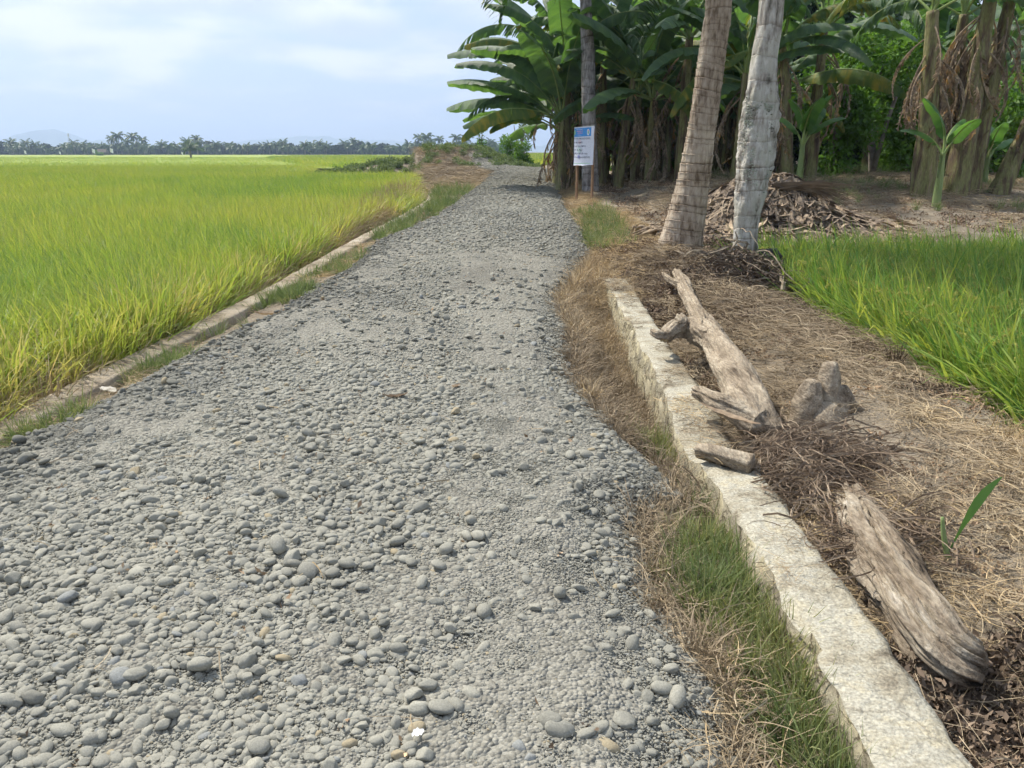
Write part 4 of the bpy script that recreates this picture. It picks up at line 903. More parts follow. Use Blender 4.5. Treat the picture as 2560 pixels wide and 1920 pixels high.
# ================================================================== PALMS
def frond(L, nl, w, seed, droop=1.2, leaflet=.45, up=.5):
    """one coconut frond along +X: rib and leaflets"""
    g_ = np.random.default_rng(seed); S = 12; t = np.linspace(0, 1, S); ang = up - droop * t ** 1.2
    ds = L / (S - 1); P = np.zeros((S, 3)); P[1:, 0] = np.cumsum(np.cos(ang) * ds)[:-1]; P[1:, 2] = np.cumsum(np.sin(ang) * ds)[:-1]
    mb = MB(); mb.add(*ribbons(P[None], (w * 1.6 * (1 - .8 * t))[None], np.array([[0, 1., 0]])))
    tt = np.linspace(.14, .99, nl)
    for sgn in (-1, 1):
        p = np.stack([np.interp(tt, t, P[:, k]) for k in range(3)], 1)
        LL = leaflet * np.sin(np.pi * np.clip(tt * .86 + .12, 0, 1)) ** .6 * g_.uniform(.85, 1.1, nl)
        s4 = np.linspace(0, 1, 4); dr = g_.uniform(.5, 1.3, nl)
        out = np.zeros((nl, 4, 3)); ax = .55 + .3 * tt
        out[..., 0] = p[:, None, 0] + LL[:, None] * s4 * ax[:, None]
        out[..., 1] = sgn * LL[:, None] * s4 * .75
        out[..., 2] = p[:, None, 2] - LL[:, None] * (s4 ** 1.6) * dr[:, None] * .8
        W = w * np.ones((nl, 4)) * np.array([.7, 1, .8, .15]); side = np.stack([np.full(nl, .75), np.full(nl, -sgn * .6), np.full(nl, .1)], 1)
        mb.add(*ribbons(out, W, side))
    V = np.concatenate(mb.V); Q = np.concatenate(mb.Q); return V, Q
def palm_crown(nf, L, nl, w, seed, leaflet=.8, spread=(-.6, 1.2)):
    g_ = np.random.default_rng(seed); mb = MB()
    for k in range(nf):
        up = spread[0] + (spread[1] - spread[0]) * (k / nf) + g_.normal(0, .12)
        V, Q = frond(L * g_.uniform(.8, 1.1), nl, w, seed * 50 + k, droop=g_.uniform(.9, 1.6), leaflet=leaflet, up=up)
        a = k * 2.4 + g_.normal(0, .2); ca, sa = math.cos(a), math.sin(a); V = V @ np.array([[ca, -sa, 0], [sa, ca, 0], [0, 0, 1]]).T
        mb.add(V, Q)
    return mb.mesh('crown')
def trunk_mesh(pts, rad, n=200, seg=36, wob=.10, ring=.03, pitch=.11, seed=0, bumps=()):
    g_ = np.random.default_rng(seed + 5)
    P, Rd = smooth_path(pts, rad, n)
    V, Q, T = tube(P, Rd, seg, wob, 1.3, seed)
    s = np.concatenate([[0], np.cumsum(np.linalg.norm(np.diff(P, axis=0), axis=1))])
    cuts = np.concatenate([[0], np.cumsum(pitch * g_.uniform(.55, 1.5, 400))]); cuts = cuts[cuts < s[-1] + pitch]
    th = np.linspace(0, 2 * np.pi, seg, endpoint=False)[:, None]
    ss_ = s[None] + .022 * np.sin(th + s[None] * 2.3) + .012 * fbm(np.cos(th) * 2 + s[None] * 4, np.sin(th) * 2 + s[None] * 4, seed, 3)
    k = np.clip(np.searchsorted(cuts, ss_) - 1, 0, len(cuts) - 2)
    ph = (ss_ - cuts[k]) / (cuts[k + 1] - cuts[k])
    strength = (.4 + .9 * g_.random(len(cuts)))[k]
    m = ring * strength * (np.exp(-(1 - ph) / .16) * 1.0 - .5 * np.exp(-ph / .07))
    Vb = V[:seg * n].reshape(seg, n, 3); Vb = P[None] + (Vb - P[None]) * (1 + m)[..., None]
    V[:seg * n] = Vb.reshape(-1, 3)
    scar = np.clip(strength * np.exp(-ph / .10), 0, 1)
    return V, Q, T, np.concatenate([scar.ravel(), np.zeros(len(V) - seg * n)])
def palm(pixels, radii, mat, label, seed, **kw):
    base = pixels[0]; root = empty('coconut_palm', base)
    tag(root, label, 'palm tree', 'coconut palms by the road')
    V, Q, T, scar = trunk_mesh([np.array(p) - np.array(base) for p in pixels], radii, seed=seed, **kw)
    mb = MB(); mb.add(V, Q, T); t = link('trunk', mb.mesh('trunk'), mat, root)
    at_ = t.data.attributes.new('scar', 'FLOAT', 'POINT'); at_.data.foreach_set('value', scar.astype(np.float32))
    cr = link('crown', palm_crown(16, 3.6, 34, .028, seed), M['frond'], root); cr.location = np.array(pixels[-1]) - np.array(base)
    return root
Y1 = 11.6
A = palm([Vector(atd(1462, 585, Y1)), Vector(atd(1475, 500, Y1)), Vector(atd(1496, 400, Y1)), Vector(atd(1516, 280, Y1)), Vector(atd(1533, 160, Y1)), Vector(atd(1546, 60, Y1)), Vector(atd(1552, 0, Y1)), Vector(atd(1562, -400, Y1)), Vector(atd(1555, -900, Y1))],
         [.43, .30, .228, .195, .185, .18, .178, .16, .14], M['palm_warm'], 'leaning coconut palm with ringed light brown trunk, left of the grey one', 5, n=900, seg=48, ring=.075, pitch=.10)
mb = MB()
for (u, v, sx, sz) in ((1478, 488, .10, .035), (1541, 45, .025, .05), (1521, 270, .022, .05)):
    p = np.array(atd(u, v, Y1 - (.30 if v > 400 else .18))); V, Q = box_v(-sx, sx, -.02, .06, -sz, sz); mb.add(V * np.array([1, 1, 1]) + p - np.array(A.location), Q)
Y2 = 10.0
B = palm([Vector(atd(1622, 620, Y2)), Vector(atd(1612, 560, Y2)), Vector(atd(1610, 500, Y2)), Vector(atd(1627, 380, Y2)), Vector(atd(1640, 270, Y2)), Vector(atd(1650, 130, Y2)), Vector(atd(1668, 0, Y2)), Vector(atd(1700, -500, Y2)), Vector(atd(1725, -1000, Y2))],
         [.185, .158, .150, .192, .198, .155, .135, .128, .125], M['palm_grey'], 'pale grey lichen-covered palm trunk, right of the leaning ringed one', 6, n=500, wob=.20, ring=.007, pitch=.22)
mbr = MB(); P, Rd = smooth_path([(.12, -.06, -.25), (.12, -.05, .10), (.06, .0, .46)], [.36, .33, .17], 34); mbr.add(*tube(P, Rd, 48, .7, 6, 4, True, ridge=.05, ridges=11))
rt = link('root_mass', mbr.mesh('root_mass'), rootm, B)
tm = [o for o in bpy.data.objects if o.parent == B and o.name.startswith('trunk')][0].data
V = np.array([q.co for q in tm.vertices]); zl, zh = float(atd(1630, 440, Y2).z) - B.location.z, float(atd(1640, 195, Y2).z) - B.location.z
win = 1 / (1 + np.exp(-(V[:, 2] - zl) / .08)) / (1 + np.exp((V[:, 2] - zh) / .04))
cen_x = np.array([V[np.abs(V[:, 2] - z_) < .12][:, 0].mean() for z_ in V[:, 2]]); cen_y = np.array([V[np.abs(V[:, 2] - z_) < .12][:, 1].mean() for z_ in V[:, 2]])
dx, dy = V[:, 0] - cen_x, V[:, 1] - cen_y; rr_n = np.hypot(dx, dy) + 1e-6; th_ = np.arctan2(dy, dx)
dd_ = (.008 + .036 * win) * fbm(np.cos(th_) * 5 + V[:, 2] * 6, np.sin(th_) * 5 + V[:, 2] * 5, 91, 6) + .012 * win
V[:, 0] += dx / rr_n * dd_; V[:, 1] += dy / rr_n * dd_; tm.vertices.foreach_set('co', V.astype(np.float32).ravel()); tm.update()
# lichen and bark lumps on the grey trunk
mbl = MB(); g_ = np.random.default_rng(3)
for (u, v, du, dv, k) in ((1630, 370, 22, 34, 260), (1612, 300, 14, 60, 200), (1640, 235, 34, 12, 130), (1650, 275, 20, 10, 60), (1610, 250, 8, 40, 100)):
    for _ in range(k):
        uu, vv = u + g_.normal(0, du * .5), v + g_.normal(0, dv * .5)
        ctr = 1627 + (380 - vv) * .11
        off = np.clip((uu - ctr) / 34.0, -1, 1)
        rr0 = .205; p = np.array(atd(ctr, vv, Y2)) + np.array([off * rr0, -math.sqrt(max(0, 1 - off * off)) * rr0, 0]) - np.array(B.location)
        s_ = g_.uniform(.008, .024); src = pc_sml.objects[int(g_.integers(8))].data
        Vv = np.array([q.co for q in src.vertices]) * s_ * 1.4; mbl.add(Vv + p, None, np.array([list(q.vertices) for q in src.polygons]))
lich = link('lichen', mbl.mesh('lichen'), mat_noise('lichen_crust', [(.35, (.12, .11, .09)), (.42, (.22, .225, .18)), (.5, (.30, .33, .27)), (.7, (.46, .47, .39))], scale=7, rough=.95), B); lich['kind'] = 'stuff'
Y3 = 21.3
C3 = palm([Vector(atd(1276, 415, Y3)), Vector(atd(1274, 340, Y3)), Vector(atd(1272, 240, Y3)), Vector(atd(1270, 120, Y3)), Vector(atd(1266, 30, Y3)), Vector(atd(1264, -100, Y3)), Vector(atd(1262, -250, Y3))],
          [.23, .20, .18, .17, .15, .13, .12], M['palm_dark'], 'straight grey palm trunk standing directly behind the signboard', 7, n=400, pitch=.2)

# ================================================================== SIGNBOARD
Ys = 20.0
pl, pr = np.array(atd(1243, 415, Ys)), np.array(atd(1278, 425, Ys - .55))
ang = math.atan2(pr[1] - pl[1], pr[0] - pl[0]); wid = float(np.hypot(*(pr - pl)[:2]))
zt = atd(1262, 273, Ys - .3).z; zb = atd(1262, 357, Ys - .3).z
sg = empty('signboard', (float(pl[0]), float(pl[1]), float(terr(pl[0], pl[1]))), ang)
tag(sg, 'white and blue project signboard on two wooden posts beside the road', 'sign')
z0 = sg.location.z
woodm = mat_noise('post_wood', [(.3, (.20, .12, .07)), (.7, (.33, .21, .125))], scale=8, rough=.8, stretch=(4, 4, .6))
for k, xx in enumerate((.02, wid - .02)):
    V, Q = box_v(xx - .028, xx + .028, .0, .045, -.25, zt - z0 - .05); me = mk_mesh('post', V, Q, False)
    link('post', me, woodm, sg)
bw0, bw1 = -.06, wid + .05; hb0, hb1 = zb - z0, zt - z0
# banner sheet wrapped over the frame, slightly bulging
uu = np.linspace(0, 1, 25); vv = np.linspace(0, 1, 31); UU, VV = np.meshgrid(uu, vv, indexing='ij')
def banner(u0, u1, v0, v1, off, nm, mat, nu=25, nv=31):
    uu = np.linspace(u0, u1, nu); vv = np.linspace(v0, v1, nv); UU, VV = np.meshgrid(uu, vv, indexing='ij')
    Y = -.03 - off + .012 * fbm(UU * 3, VV * 4, 3, 3) - .01 * np.sin(np.pi * UU)
    V = np.stack([bw0 + (bw1 - bw0) * UU, Y, hb0 + (hb1 - hb0) * VV + .02 * (UU - .5) + .006 * np.sin(UU * 9) * (VV == 0)], -1).reshape(-1, 3)
    F = grid_faces(nu, nv)
    if off == 0:   # give the sheet a back and thickness
        n0 = len(V); Vb = V + [0, .018, 0]; V = np.concatenate([V, Vb]); F = np.concatenate([F, F[:, ::-1] + n0])
        rim = []
        idx = lambda i, j: i * nv + j
        for i in range(nu - 1): rim += [(idx(i, 0), idx(i + 1, 0), idx(i + 1, 0) + n0, idx(i, 0) + n0), (idx(i + 1, nv - 1), idx(i, nv - 1), idx(i, nv - 1) + n0, idx(i + 1, nv - 1) + n0)]
        for j in range(nv - 1): rim += [(idx(0, j + 1), idx(0, j), idx(0, j) + n0, idx(0, j + 1) + n0), (idx(nu - 1, j), idx(nu - 1, j + 1), idx(nu - 1, j + 1) + n0, idx(nu - 1, j) + n0)]
        F = np.concatenate([F, np.array(rim)])
    return link(nm, mk_mesh(nm, V, F), mat, sg)
banner(0, 1, 0, 1, 0, 'board', mat_flat('banner_white', (.66, .68, .78), .5))
banner(.02, .88, .745, .965, .004, 'header_panel', mat_flat('banner_blue', (.05, .27, .66), .5), 15, 8)
banner(.02, .90, .045, .055, .004, 'green_line', mat_flat('banner_green', (.25, .6, .3), .5), 15, 2)
banner(.88, .882, .06, .965, .004, 'fold_line', mat_flat('banner_fold', (.40, .44, .58), .5), 2, 15)
def ell(uc, vc, ru, rv, off, nm, mat, n=20):
    th = np.linspace(0, 2 * np.pi, n, endpoint=False)
    U = uc + ru * np.cos(th); W_ = vc + rv * np.sin(th)
    V = np.stack([bw0 + (bw1 - bw0) * U, np.full(n, -.044 - off), hb0 + (hb1 - hb0) * W_], -1)
    return link(nm, mk_mesh(nm, V, np.arange(n)[None]), mat, sg)
ell(.75, .85, .065, .08, .002, 'emblem', mat_flat('emblem_white', (.8, .8, .85), .5))
ell(.75, .845, .032, .045, .005, 'emblem_leaf', mat_flat('emblem_green', (.15, .45, .3), .5), 12)
ell(.75, .89, .015, .018, .006, 'emblem_flame', mat_flat('emblem_red', (.7, .15, .12), .5), 8)
ell(.06, .85, .035, .07, .002, 'emblem_shield', mat_flat('shield_green', (.35, .6, .35), .5), 6)
ell(.32, .60, .09, .06, .002, 'faint_mark', mat_flat('faint_red', (.72, .6, .66), .5), 12)
ell(.30, .40, .11, .08, .002, 'faint_mark', mat_flat('faint_green', (.55, .66, .66), .5), 12)
ell(.28, .22, .06, .05, .002, 'faint_mark', mat_flat('faint_blue', (.35, .38, .72), .5), 12)
def text(s, u, v, h, mat, maxw):
    cu = bpy.data.curves.new('lettering', 'FONT'); cu.body = s; cu.size = 1.0; cu.offset = .012
    to = bpy.data.objects.new('lettering_tmp', cu); COL.objects.link(to)
    bpy.context.view_layer.update()
    me = bpy.data.meshes.new_from_object(to.evaluated_get(bpy.context.evaluated_depsgraph_get()))
    bpy.data.objects.remove(to)
    V = np.array([q.co for q in me.vertices]); w0 = V[:, 0].max() - V[:, 0].min(); V[:, 0] -= V[:, 0].min()
    Wt = bw1 - bw0; Ht = hb1 - hb0
    sx = min(maxw * Wt / w0, h * Ht * 1.0)
    for q, c_ in zip(me.vertices, V): q.co = (bw0 + u * Wt + c_[0] * sx, -.052, hb0 + v * Ht + c_[1] * h * Ht * 1.25)
    link('lettering', me, mat, sg)
ink = mat_flat('ink_grey', (.10, .12, .20), .6); inkr = mat_flat('ink_pink', (.85, .35, .42), .6); inkw = mat_flat('ink_pale', (.62, .62, .66), .6)
text('PEMERINTAH KABUPATEN', .16, .915, .022, inkw, .52)
text('KECAMATAN TPK', .18, .865, .032, inkr, .48)
text('DESA BISSORO', .22, .818, .032, inkr, .34)
text('TAHUN ANGGARAN', .20, .772, .018, inkw, .42)
text('KEGIATAN : PEMBUKAAN JLN GENTENG', .03, .672, .045, ink, .84)
text('VOLUME  : 400 METER', .03, .57, .045, ink, .46)
text('LOKASI : JALAN REMPENG', .03, .475, .045, ink, .66)
text('BIAYA : Rp 138.300,-', .03, .38, .045, ink, .52)
text('SUMBER : DANA DESA TA 2024', .03, .285, .045, ink, .70)
text('PELAKSANA : TIM PELAKSANA KEG DESA TPKD', .03, .19, .045, ink, .84)

# ================================================================== BANANAS
def banana_leaf(seed, L=2.4, hw=.30, up=1.0, arch=1.5, drop=.35, tear=.3, pet=.17, nst=34, ripple=.05, mat=None, rib=None):
    """midrib along +X; blade in strips so that it can split along the veins"""
    g_ = np.random.default_rng(seed); S = 40; t = np.linspace(0, 1, S); ang = up - arch * t ** 1.3
    ds = L / (S - 1); C = np.zeros((S, 3)); C[1:, 0] = np.cumsum(np.cos(ang) * ds)[:-1]; C[1:, 2] = np.cumsum(np.sin(ang) * ds)[:-1]
    def cen(q): return np.array([np.interp(q, t, C[:, 0]), 0, np.interp(q, t, C[:, 2])])
    mb = MB(); V, Q, T = tube(C, np.interp(t, [0, .15, 1], [.034, .021, .005]), 6, 0, 1, 0, False); mb.add(V, Q); nrib = len(Q)
    ts = np.linspace(pet, 1, nst + 1)
    side_drop = drop
    for sgn in (-1, 1):
        d0 = side_drop + g_.normal(0, .1); dd = 0; torn = False; prev = None
        for j in range(nst):
            a, c_ = ts[j], ts[j + 1]
            torn = g_.random() < tear
            if torn: dd = g_.normal(0, .28)
            def width(q):
                x = (q - pet) / (1 - pet); return hw * min(1, (x * 5) ** .7) * min(1, ((1 - x) * 3.2) ** .6 + .03) * (1 - .12 * x)
            sw = g_.uniform(-.03, .03)
            lenf = 1 - (g_.random() * .15 if tear > .2 else g_.random() * .02)
            K = 4; rows = []
            for q, gap in ((a, 1), (c_, -1)):
                row = []
                for k in range(K + 1):
                    s = k / K; w_ = width(q) * s * lenf
                    dr = d0 + dd + .5 * s * (drop + .25)
                    e = cen(min(q + s * .05, 1.0)); tear_in = (g_.random() * .006 + (.018 if torn else 0)) * gap * s * (tear > .05) * L * .4
                    rp = ripple * math.sin(j * 1.7 + seed) * s
                    row.append(e + np.array([tear_in, sgn * w_ * math.cos(dr), -w_ * math.sin(dr) + rp * w_ + .012]))
                rows.append(row)
            if prev is not None and not torn: rows[0] = prev
            prev = rows[1]
            Vq = np.array(rows[0] + rows[1]); Qq = np.array([[k, k + 1, K + 2 + k, K + 1 + k] for k in range(K)])
            if sgn < 0: Qq = Qq[:, ::-1]
            mb.add(Vq, Qq)
    me = mb.mesh('leaf'); me.materials.append(mat); me.materials.append(rib)
    for p_ in me.polygons[:nrib]: p_.material_index = 1
    return me
LM = {'up': [], 'arch': [], 'flat': [], 'tat': [], 'dead': [], 'young': []}
RIB = mat_noise('leaf_midrib', [(.3, (.16, .24, .07)), (.7, (.30, .36, .13))], scale=2, rough=.5)
for s in range(4):
    LM['arch'].append(banana_leaf(s, 3.1, .30, 1.05, 1.8, .55, (.10, .2, .35, .05)[s], mat=M['leaf'], rib=RIB))
    LM['up'].append(banana_leaf(50 + s, 2.8, .37, .85, .95, .35, .07, mat=M['leaf'], rib=RIB))
    LM['flat'].append(banana_leaf(10 + s, 2.8, .29, .6, 1.3, .55, .08, mat=M['leafy' if s == 2 else 'leaf'], rib=RIB))
    LM['tat'].append(banana_leaf(20 + s, 3.1, .30, .9, 2.0, .95, .55, nst=44, mat=M['leafy' if s == 1 else 'leaf'], rib=RIB))
    LM['dead'].append(banana_leaf(30 + s, 2.1, .15, -.1, 1.5, 1.25, .75, nst=34, mat=M['deadb'], rib=M['deadb']))
    LM['young'].append(banana_leaf(40 + s, 1.0, .17, 1.1, 1.2, .3, .02, nst=14, mat=M['leafb'], rib=RIB))
def stem_mesh(h, r, lean=(0, 0), seed=0, peel=14):
    g_ = np.random.default_rng(seed); mb = MB()
    P, Rd = smooth_path([(0, 0, -.1), (lean[0] * .25, lean[1] * .25, h * .33), (lean[0] * .6, lean[1] * .6, h * .66), (lean[0], lean[1], h)], [r * 1.35, r, r * .8, r * .55], 30)
    mb.add(*tube(P, Rd, 18, .22, 1.5, seed, True, ridge=.06, ridges=5))
    # peeling dry sheaths: narrow curved strips standing off the stem
    for k in range(peel):
        a = g_.random() * 6.28; z0 = g_.uniform(0, h * .75); ln = g_.uniform(.3, .9); S = 7
        zs = np.linspace(z0, min(z0 + ln, h * .98), S); off = np.interp(np.linspace(0, 1, S), [0, .7, 1], [1.02, 1.12, 1.35 + g_.random() * .9])
        rr_ = np.interp(zs, P[:, 2], Rd) * off; cxx = np.interp(zs, P[:, 2], P[:, 0]); cyy = np.interp(zs, P[:, 2], P[:, 1])
        a_ = a + np.linspace(0, g_.normal(0, .3), S)
        pts = np.stack([cxx + rr_ * np.cos(a_), cyy + rr_ * np.sin(a_), zs], 1)
        mb.add(*ribbons(pts[None], (np.linspace(1, .35, S) * g_.uniform(.02, .05))[None], np.array([[-math.sin(a), math.cos(a), 0]])))
    return mb.mesh('pseudostem')
def banana(h, r, nleaf, ndead, seed, kinds=('arch', 'arch', 'flat', 'tat'), lean=(0, 0), scale=1.0, mat='stem', lo=-.2, hi=.75, azs=None):
    g_ = random.Random(seed)
    root = empty('banana_plant')
    kid(root, link('pseudostem', stem_mesh(h, r, lean, seed), M[mat], root))
    top = Vector((lean[0], lean[1], h - .06))
    for k in range(nleaf):
        me = g_.choice(LM[g_.choice(kinds)]); o = link('leaf', me, None, root); kid(root, o)
        o.location = top; az = (k * 2.4 + g_.uniform(-.4, .4)) if azs is None else azs[k]
        o.rotation_euler = (g_.uniform(-.25, .25), -(lo + (hi - lo) * k / max(nleaf - 1, 1)) + g_.uniform(-.1, .1), az)
        s = scale * g_.uniform(.8, 1.1); o.scale = (s, s, s)
    for k in range(ndead):
        me = g_.choice(LM['dead']); o = link('dead_leaf', me, None, root); kid(root, o)
        o.location = top * g_.uniform(.72, .97); az = g_.uniform(0, 6.28)
        o.rotation_euler = (g_.uniform(-.5, .5), g_.uniform(.4, 1.1), az); s = g_.uniform(.7, 1.05); o.scale = (s, s, s * .9)
    return root
bp = [banana(2.5, .12, 11, 4, 1, ('up', 'arch', 'flat', 'tat'), lo=-.5), banana(1.9, .11, 11, 5, 2, ('up', 'flat'), lo=-.5), banana(3.3, .14, 10, 6, 3, ('up', 'tat'), lo=-.5), banana(1.5, .10, 9, 3, 4, ('flat', 'up', 'tat'), lo=-.55), banana(2.9, .12, 9, 7, 5, ('up', 'tat', 'flat'), lean=(.35, .1), lo=-.5)]
GRP = 'banana plants of the roadside grove'
spots = [  # x disp, Y, proto, rz, scale, label
    (1202, 25.5, 1, 2.6, .95, 'banana plant at the far left end of the grove, its leaves over the road crest'),
    (1215, 23.6, 3, .4, 1.15, 'low banana plant leaning its broad leaves left over the road'),
    (1240, 24.4, 0, 1.2, 1.0, 'tall banana plant with a long tattered leaf arching against the sky'),
    (1296, 23.2, 2, 3.9, 1.0, 'banana plant just right of the palm behind the signboard'),
    (1335, 22.4, 4, 5.3, 1.0, 'banana plant with green stem, second right of the signboard'),
    (1372, 22.8, 0, .3, .98, 'banana plant with brown sheathed stem mid-way between sign and leaning palm'),
    (1402, 22.2, 1, 4.4, 1.18, 'banana plant nearest left of the leaning palm trunk'),
]
used = set()
def place_banana(ud, Y, p, rz, s, label, group=GRP, x=None):
    o = bp[p] if p not in used else copy_tree(bp[p]); used.add(p)
    X = x if x is not None else float(atd(ud, 400, Y).x)
    o.location = (X, Y, float(terr(X, Y)) - .03); o.rotation_euler = (0, 0, rz); o.scale = (s, s, s); tag(o, label, 'banana plant', group); return o
for s_ in spots: place_banana(*s_)
deep = 'banana plant packed in the dark inside of the grove'
rr2 = random.Random(5)
for k in range(34):   # grove behind the front row, left of and between the palms
    ud = 1205 + (k * 53) % 400 + rr2.uniform(-8, 8); Y = 25.2 + (k % 4) * 1.5 + rr2.uniform(-.4, .4)
    if ud < 1250 and Y > 27: Y = 26
    place_banana(ud, Y, rr2.choice([0, 1, 2, 4, 0, 2]), rr2.uniform(0, 6.28), rr2.uniform(.9, 1.2), deep)
place_banana(1470, 21.5, 2, 2.0, 1.1, 'banana plant showing its stem just left behind the leaning palm')
place_banana(1590, 20.4, 0, 1.1, 1.05, 'banana plant between the leaning palm and the grey palm')
place_banana(1700, 20.0, 4, 2.7, 1.12, 'banana plant just right behind the grey palm trunk')
place_banana(1745, 21.2, 2, 0.2, 1.12, 'banana plant with big leaves hanging above the burnt leaf pile')
place_banana(1660, 21.8, 1, 4.2, 1.2, 'banana plant half hidden behind the grey palm')
for k in range(9):
    place_banana(1800 + k * 62 + rr2.uniform(-15, 15), 25.5 + rr2.uniform(0, 4), rr2.choice([0, 2, 4]), rr2.uniform(0, 6.28), rr2.uniform(1.0, 1.25), 'banana plant in the far background behind the leafy shrubs')
o = banana(3.1, .13, 9, 5, 31, ('up', 'up', 'tat', 'flat'), scale=1.28, lo=-.25, hi=.7, azs=[3.0, 3.45, 2.5, 3.9, 3.2, 2.9, 4.6, 3.6, 2.2]); X = float(atd(1222, 400, 23.4).x); o.location = (X, 23.4, float(terr(X, 23.4)) - .03); tag(o, 'tall banana plant whose long leaves reach farthest left against the sky', 'banana plant', GRP)
o = banana(2.0, .12, 9, 5, 32, ('up', 'flat'), scale=1.2, lo=-.45, hi=.6, azs=[3.3, 2.8, 3.7, 3.1, 4.2, 2.4, 3.5, 5.0, 2.9]); X = float(atd(1212, 400, 22.9).x); o.location = (X, 22.9, float(terr(X, 22.9)) - .03); tag(o, 'lower banana plant whose leaves droop left over the road below the tall one', 'banana plant', GRP)
# the brown clump at the right
Yc = 17.2
cl = [(1998, 16.9, 3.6, .20, (-.35, 0), 11, 'brown banana stem leaning left in the right-hand clump'), (2068, 17.2, 4.0, .22, (.12, .1), 12, 'thickest brown banana stem in the middle of the right-hand clump'),
      (2092, 17.6, 3.9, .19, (.30, .1), 13, 'banana stem hung with dry leaves at the right of the clump'), (2032, 17.6, 3.6, .17, (.0, .1), 14, 'rear banana stem of the right-hand clump')]
for (ud, Y, h, r, ln, sd_, lb) in cl:
    o = banana(h, r, 7, 17, sd_, ('arch', 'tat', 'arch'), lean=ln, mat='stem', lo=-.35, hi=.7); X = float(atd(ud, 400, Y).x); o.location = (X, Y, float(terr(X, Y)) - .03); tag(o, lb, 'banana plant', 'banana plants of the right-hand clump')
o = banana(2.6, .17, 6, 4, 15, ('arch', 'tat'), lean=(1.0, .1)); X = float(atd(2158, 400, 17.4).x); o.location = (X, 17.4, float(terr(X, 17.4)) - .03); tag(o, 'banana stem leaning hard right at the right edge', 'banana plant', 'banana plants of the right-hand clump')
o = banana(1.05, .065, 4, 0, 16, ('young',), scale=1.15, mat='stemg', lo=-.1, hi=.55); X = float(atd(2028, 400, 15.9).x); o.location = (X, 15.9, float(terr(X, 15.9)) - .02); o.rotation_euler = (0, 0, 2.3); tag(o, 'young green banana sucker in front of the brown clump', 'banana plant', 'young banana suckers')
o = banana(.7, .06, 6, 0, 17, ('young',), scale=1.1, mat='stemg', lo=-.1, hi=.6); X = float(atd(2125, 400, 19).x); o.location = (X, 19, float(terr(X, 19)) - .02); tag(o, 'bright green banana sucker at the right behind the clump', 'banana plant', 'young banana suckers')
o = banana(1.0, .07, 6, 0, 18, ('young',), scale=1.3, mat='stemg', lo=-.1, hi=.6); X = float(atd(1725, 400, 18.6).x); o.location = (X, 18.6, float(terr(X, 18.6)) - .02); tag(o, 'young banana sucker beside the burnt leaf pile', 'banana plant', 'young banana suckers')

# leafy shrubs and trees closing the view behind
def shrub(loc, h, w, n, size, mat, label, seed, trunk=True, name='leafy_shrub', cat='shrub', group=None, lumps=9, depth=None):
    root = empty(name, loc); g_ = np.random.default_rng(seed); mb = MB(); dpt = depth or w
    for k in range(lumps):
        a = g_.random() * 6.28; r = g_.random() ** .5 * .62; z = h * g_.uniform(.10, .85)
        q = 1 - .5 * abs(z / h - .5)
        V, Q = leaf_quads(n // lumps, (math.cos(a) * r * w * q, math.sin(a) * r * dpt * q, z), (w * .42, dpt * .42, h * .2), size, seed * 31 + k, shell=.25); mb.add(V, Q)
    link('crown', mb.mesh('crown'), mat, root)
    if trunk:
        mt = MB()
        for k in range(3):
            a = g_.random() * 6.28; P, Rd = smooth_path([(0, 0, -.1), (math.cos(a) * w * .15, math.sin(a) * w * .15, h * .4), (math.cos(a) * w * .4, math.sin(a) * w * .3, h * .8)], [h * .02, h * .014, h * .005], 10); mt.add(*tube(P, Rd, 7, .2, 3, k))
        link('trunk', mt.mesh('trunk'), M['bark'], root)
    tag(root, label, cat, group); return root
def gp(ud, Y): X = float(atd(ud, 400, Y).x); return (X, Y, float(terr(X, Y)))
shrub(gp(1790, 23.5), 3.6, 1.6, 5200, .17, M['foliage'], 'bright leafy shrub right of the grey palm under banana leaves', 3, group='leafy shrubs behind the grove')
shrub(gp(1880, 24.2), 4.2, 1.8, 6000, .17, M['foliage'], 'tall light green shrub in the gap left of the brown banana clump', 4, group='leafy shrubs behind the grove')
shrub(gp(1955, 25), 4.0, 1.7, 5000, .17, M['foliage'], 'dark green shrub directly behind the brown banana clump', 5, group='leafy shrubs behind the grove')
shrub(gp(2160, 22.5), 3.2, 1.7, 5000, .16, M['foliage'], 'leafy shrub at the right edge behind the leaning banana stem', 6, group='leafy shrubs behind the grove')
for k in range(9):
    shrub(gp(1400 + k * 115, 34 + (k % 3)), 9.5, 3.6, 5200, .42, M['farleaf' if k % 2 else 'foliage'], 'tall dark tree closing the view behind the banana grove', 20 + k, name='broadleaf_tree', cat='tree', group='trees behind the banana grove', lumps=16)
for k in range(11):
    shrub(gp(1420 + k * 82, 30.5 + (k % 2) * 1.2), 2.6, 2.0, 2600, .30, M['farleaf' if k % 3 else 'foliage'], 'low dark undergrowth bush at the back of the banana grove', 60 + k, group='undergrowth bushes behind the grove', lumps=10)
# small trees at the road end
shrub(gp(1128, 46), 1.7, .75, 2200, .13, M['foliage'], 'dense rounded green shrub at the road end beside the grove', 41)
shrub(gp(1098, 45), 1.45, .7, 900, .14, M['foliage'], 'thin young tree with light leaves on the mound\'s right end', 42)
shrub(gp(1040, 47), 2.3, .5, 420, .17, M['foliage'], 'slender sapling standing on top of the earth mound', 43, lumps=6)
shrub(gp(1122, 50), 3.4, .9, 900, .15, M['foliage2'], 'open-crowned small tree behind the dense shrub at the road end', 44, lumps=7)

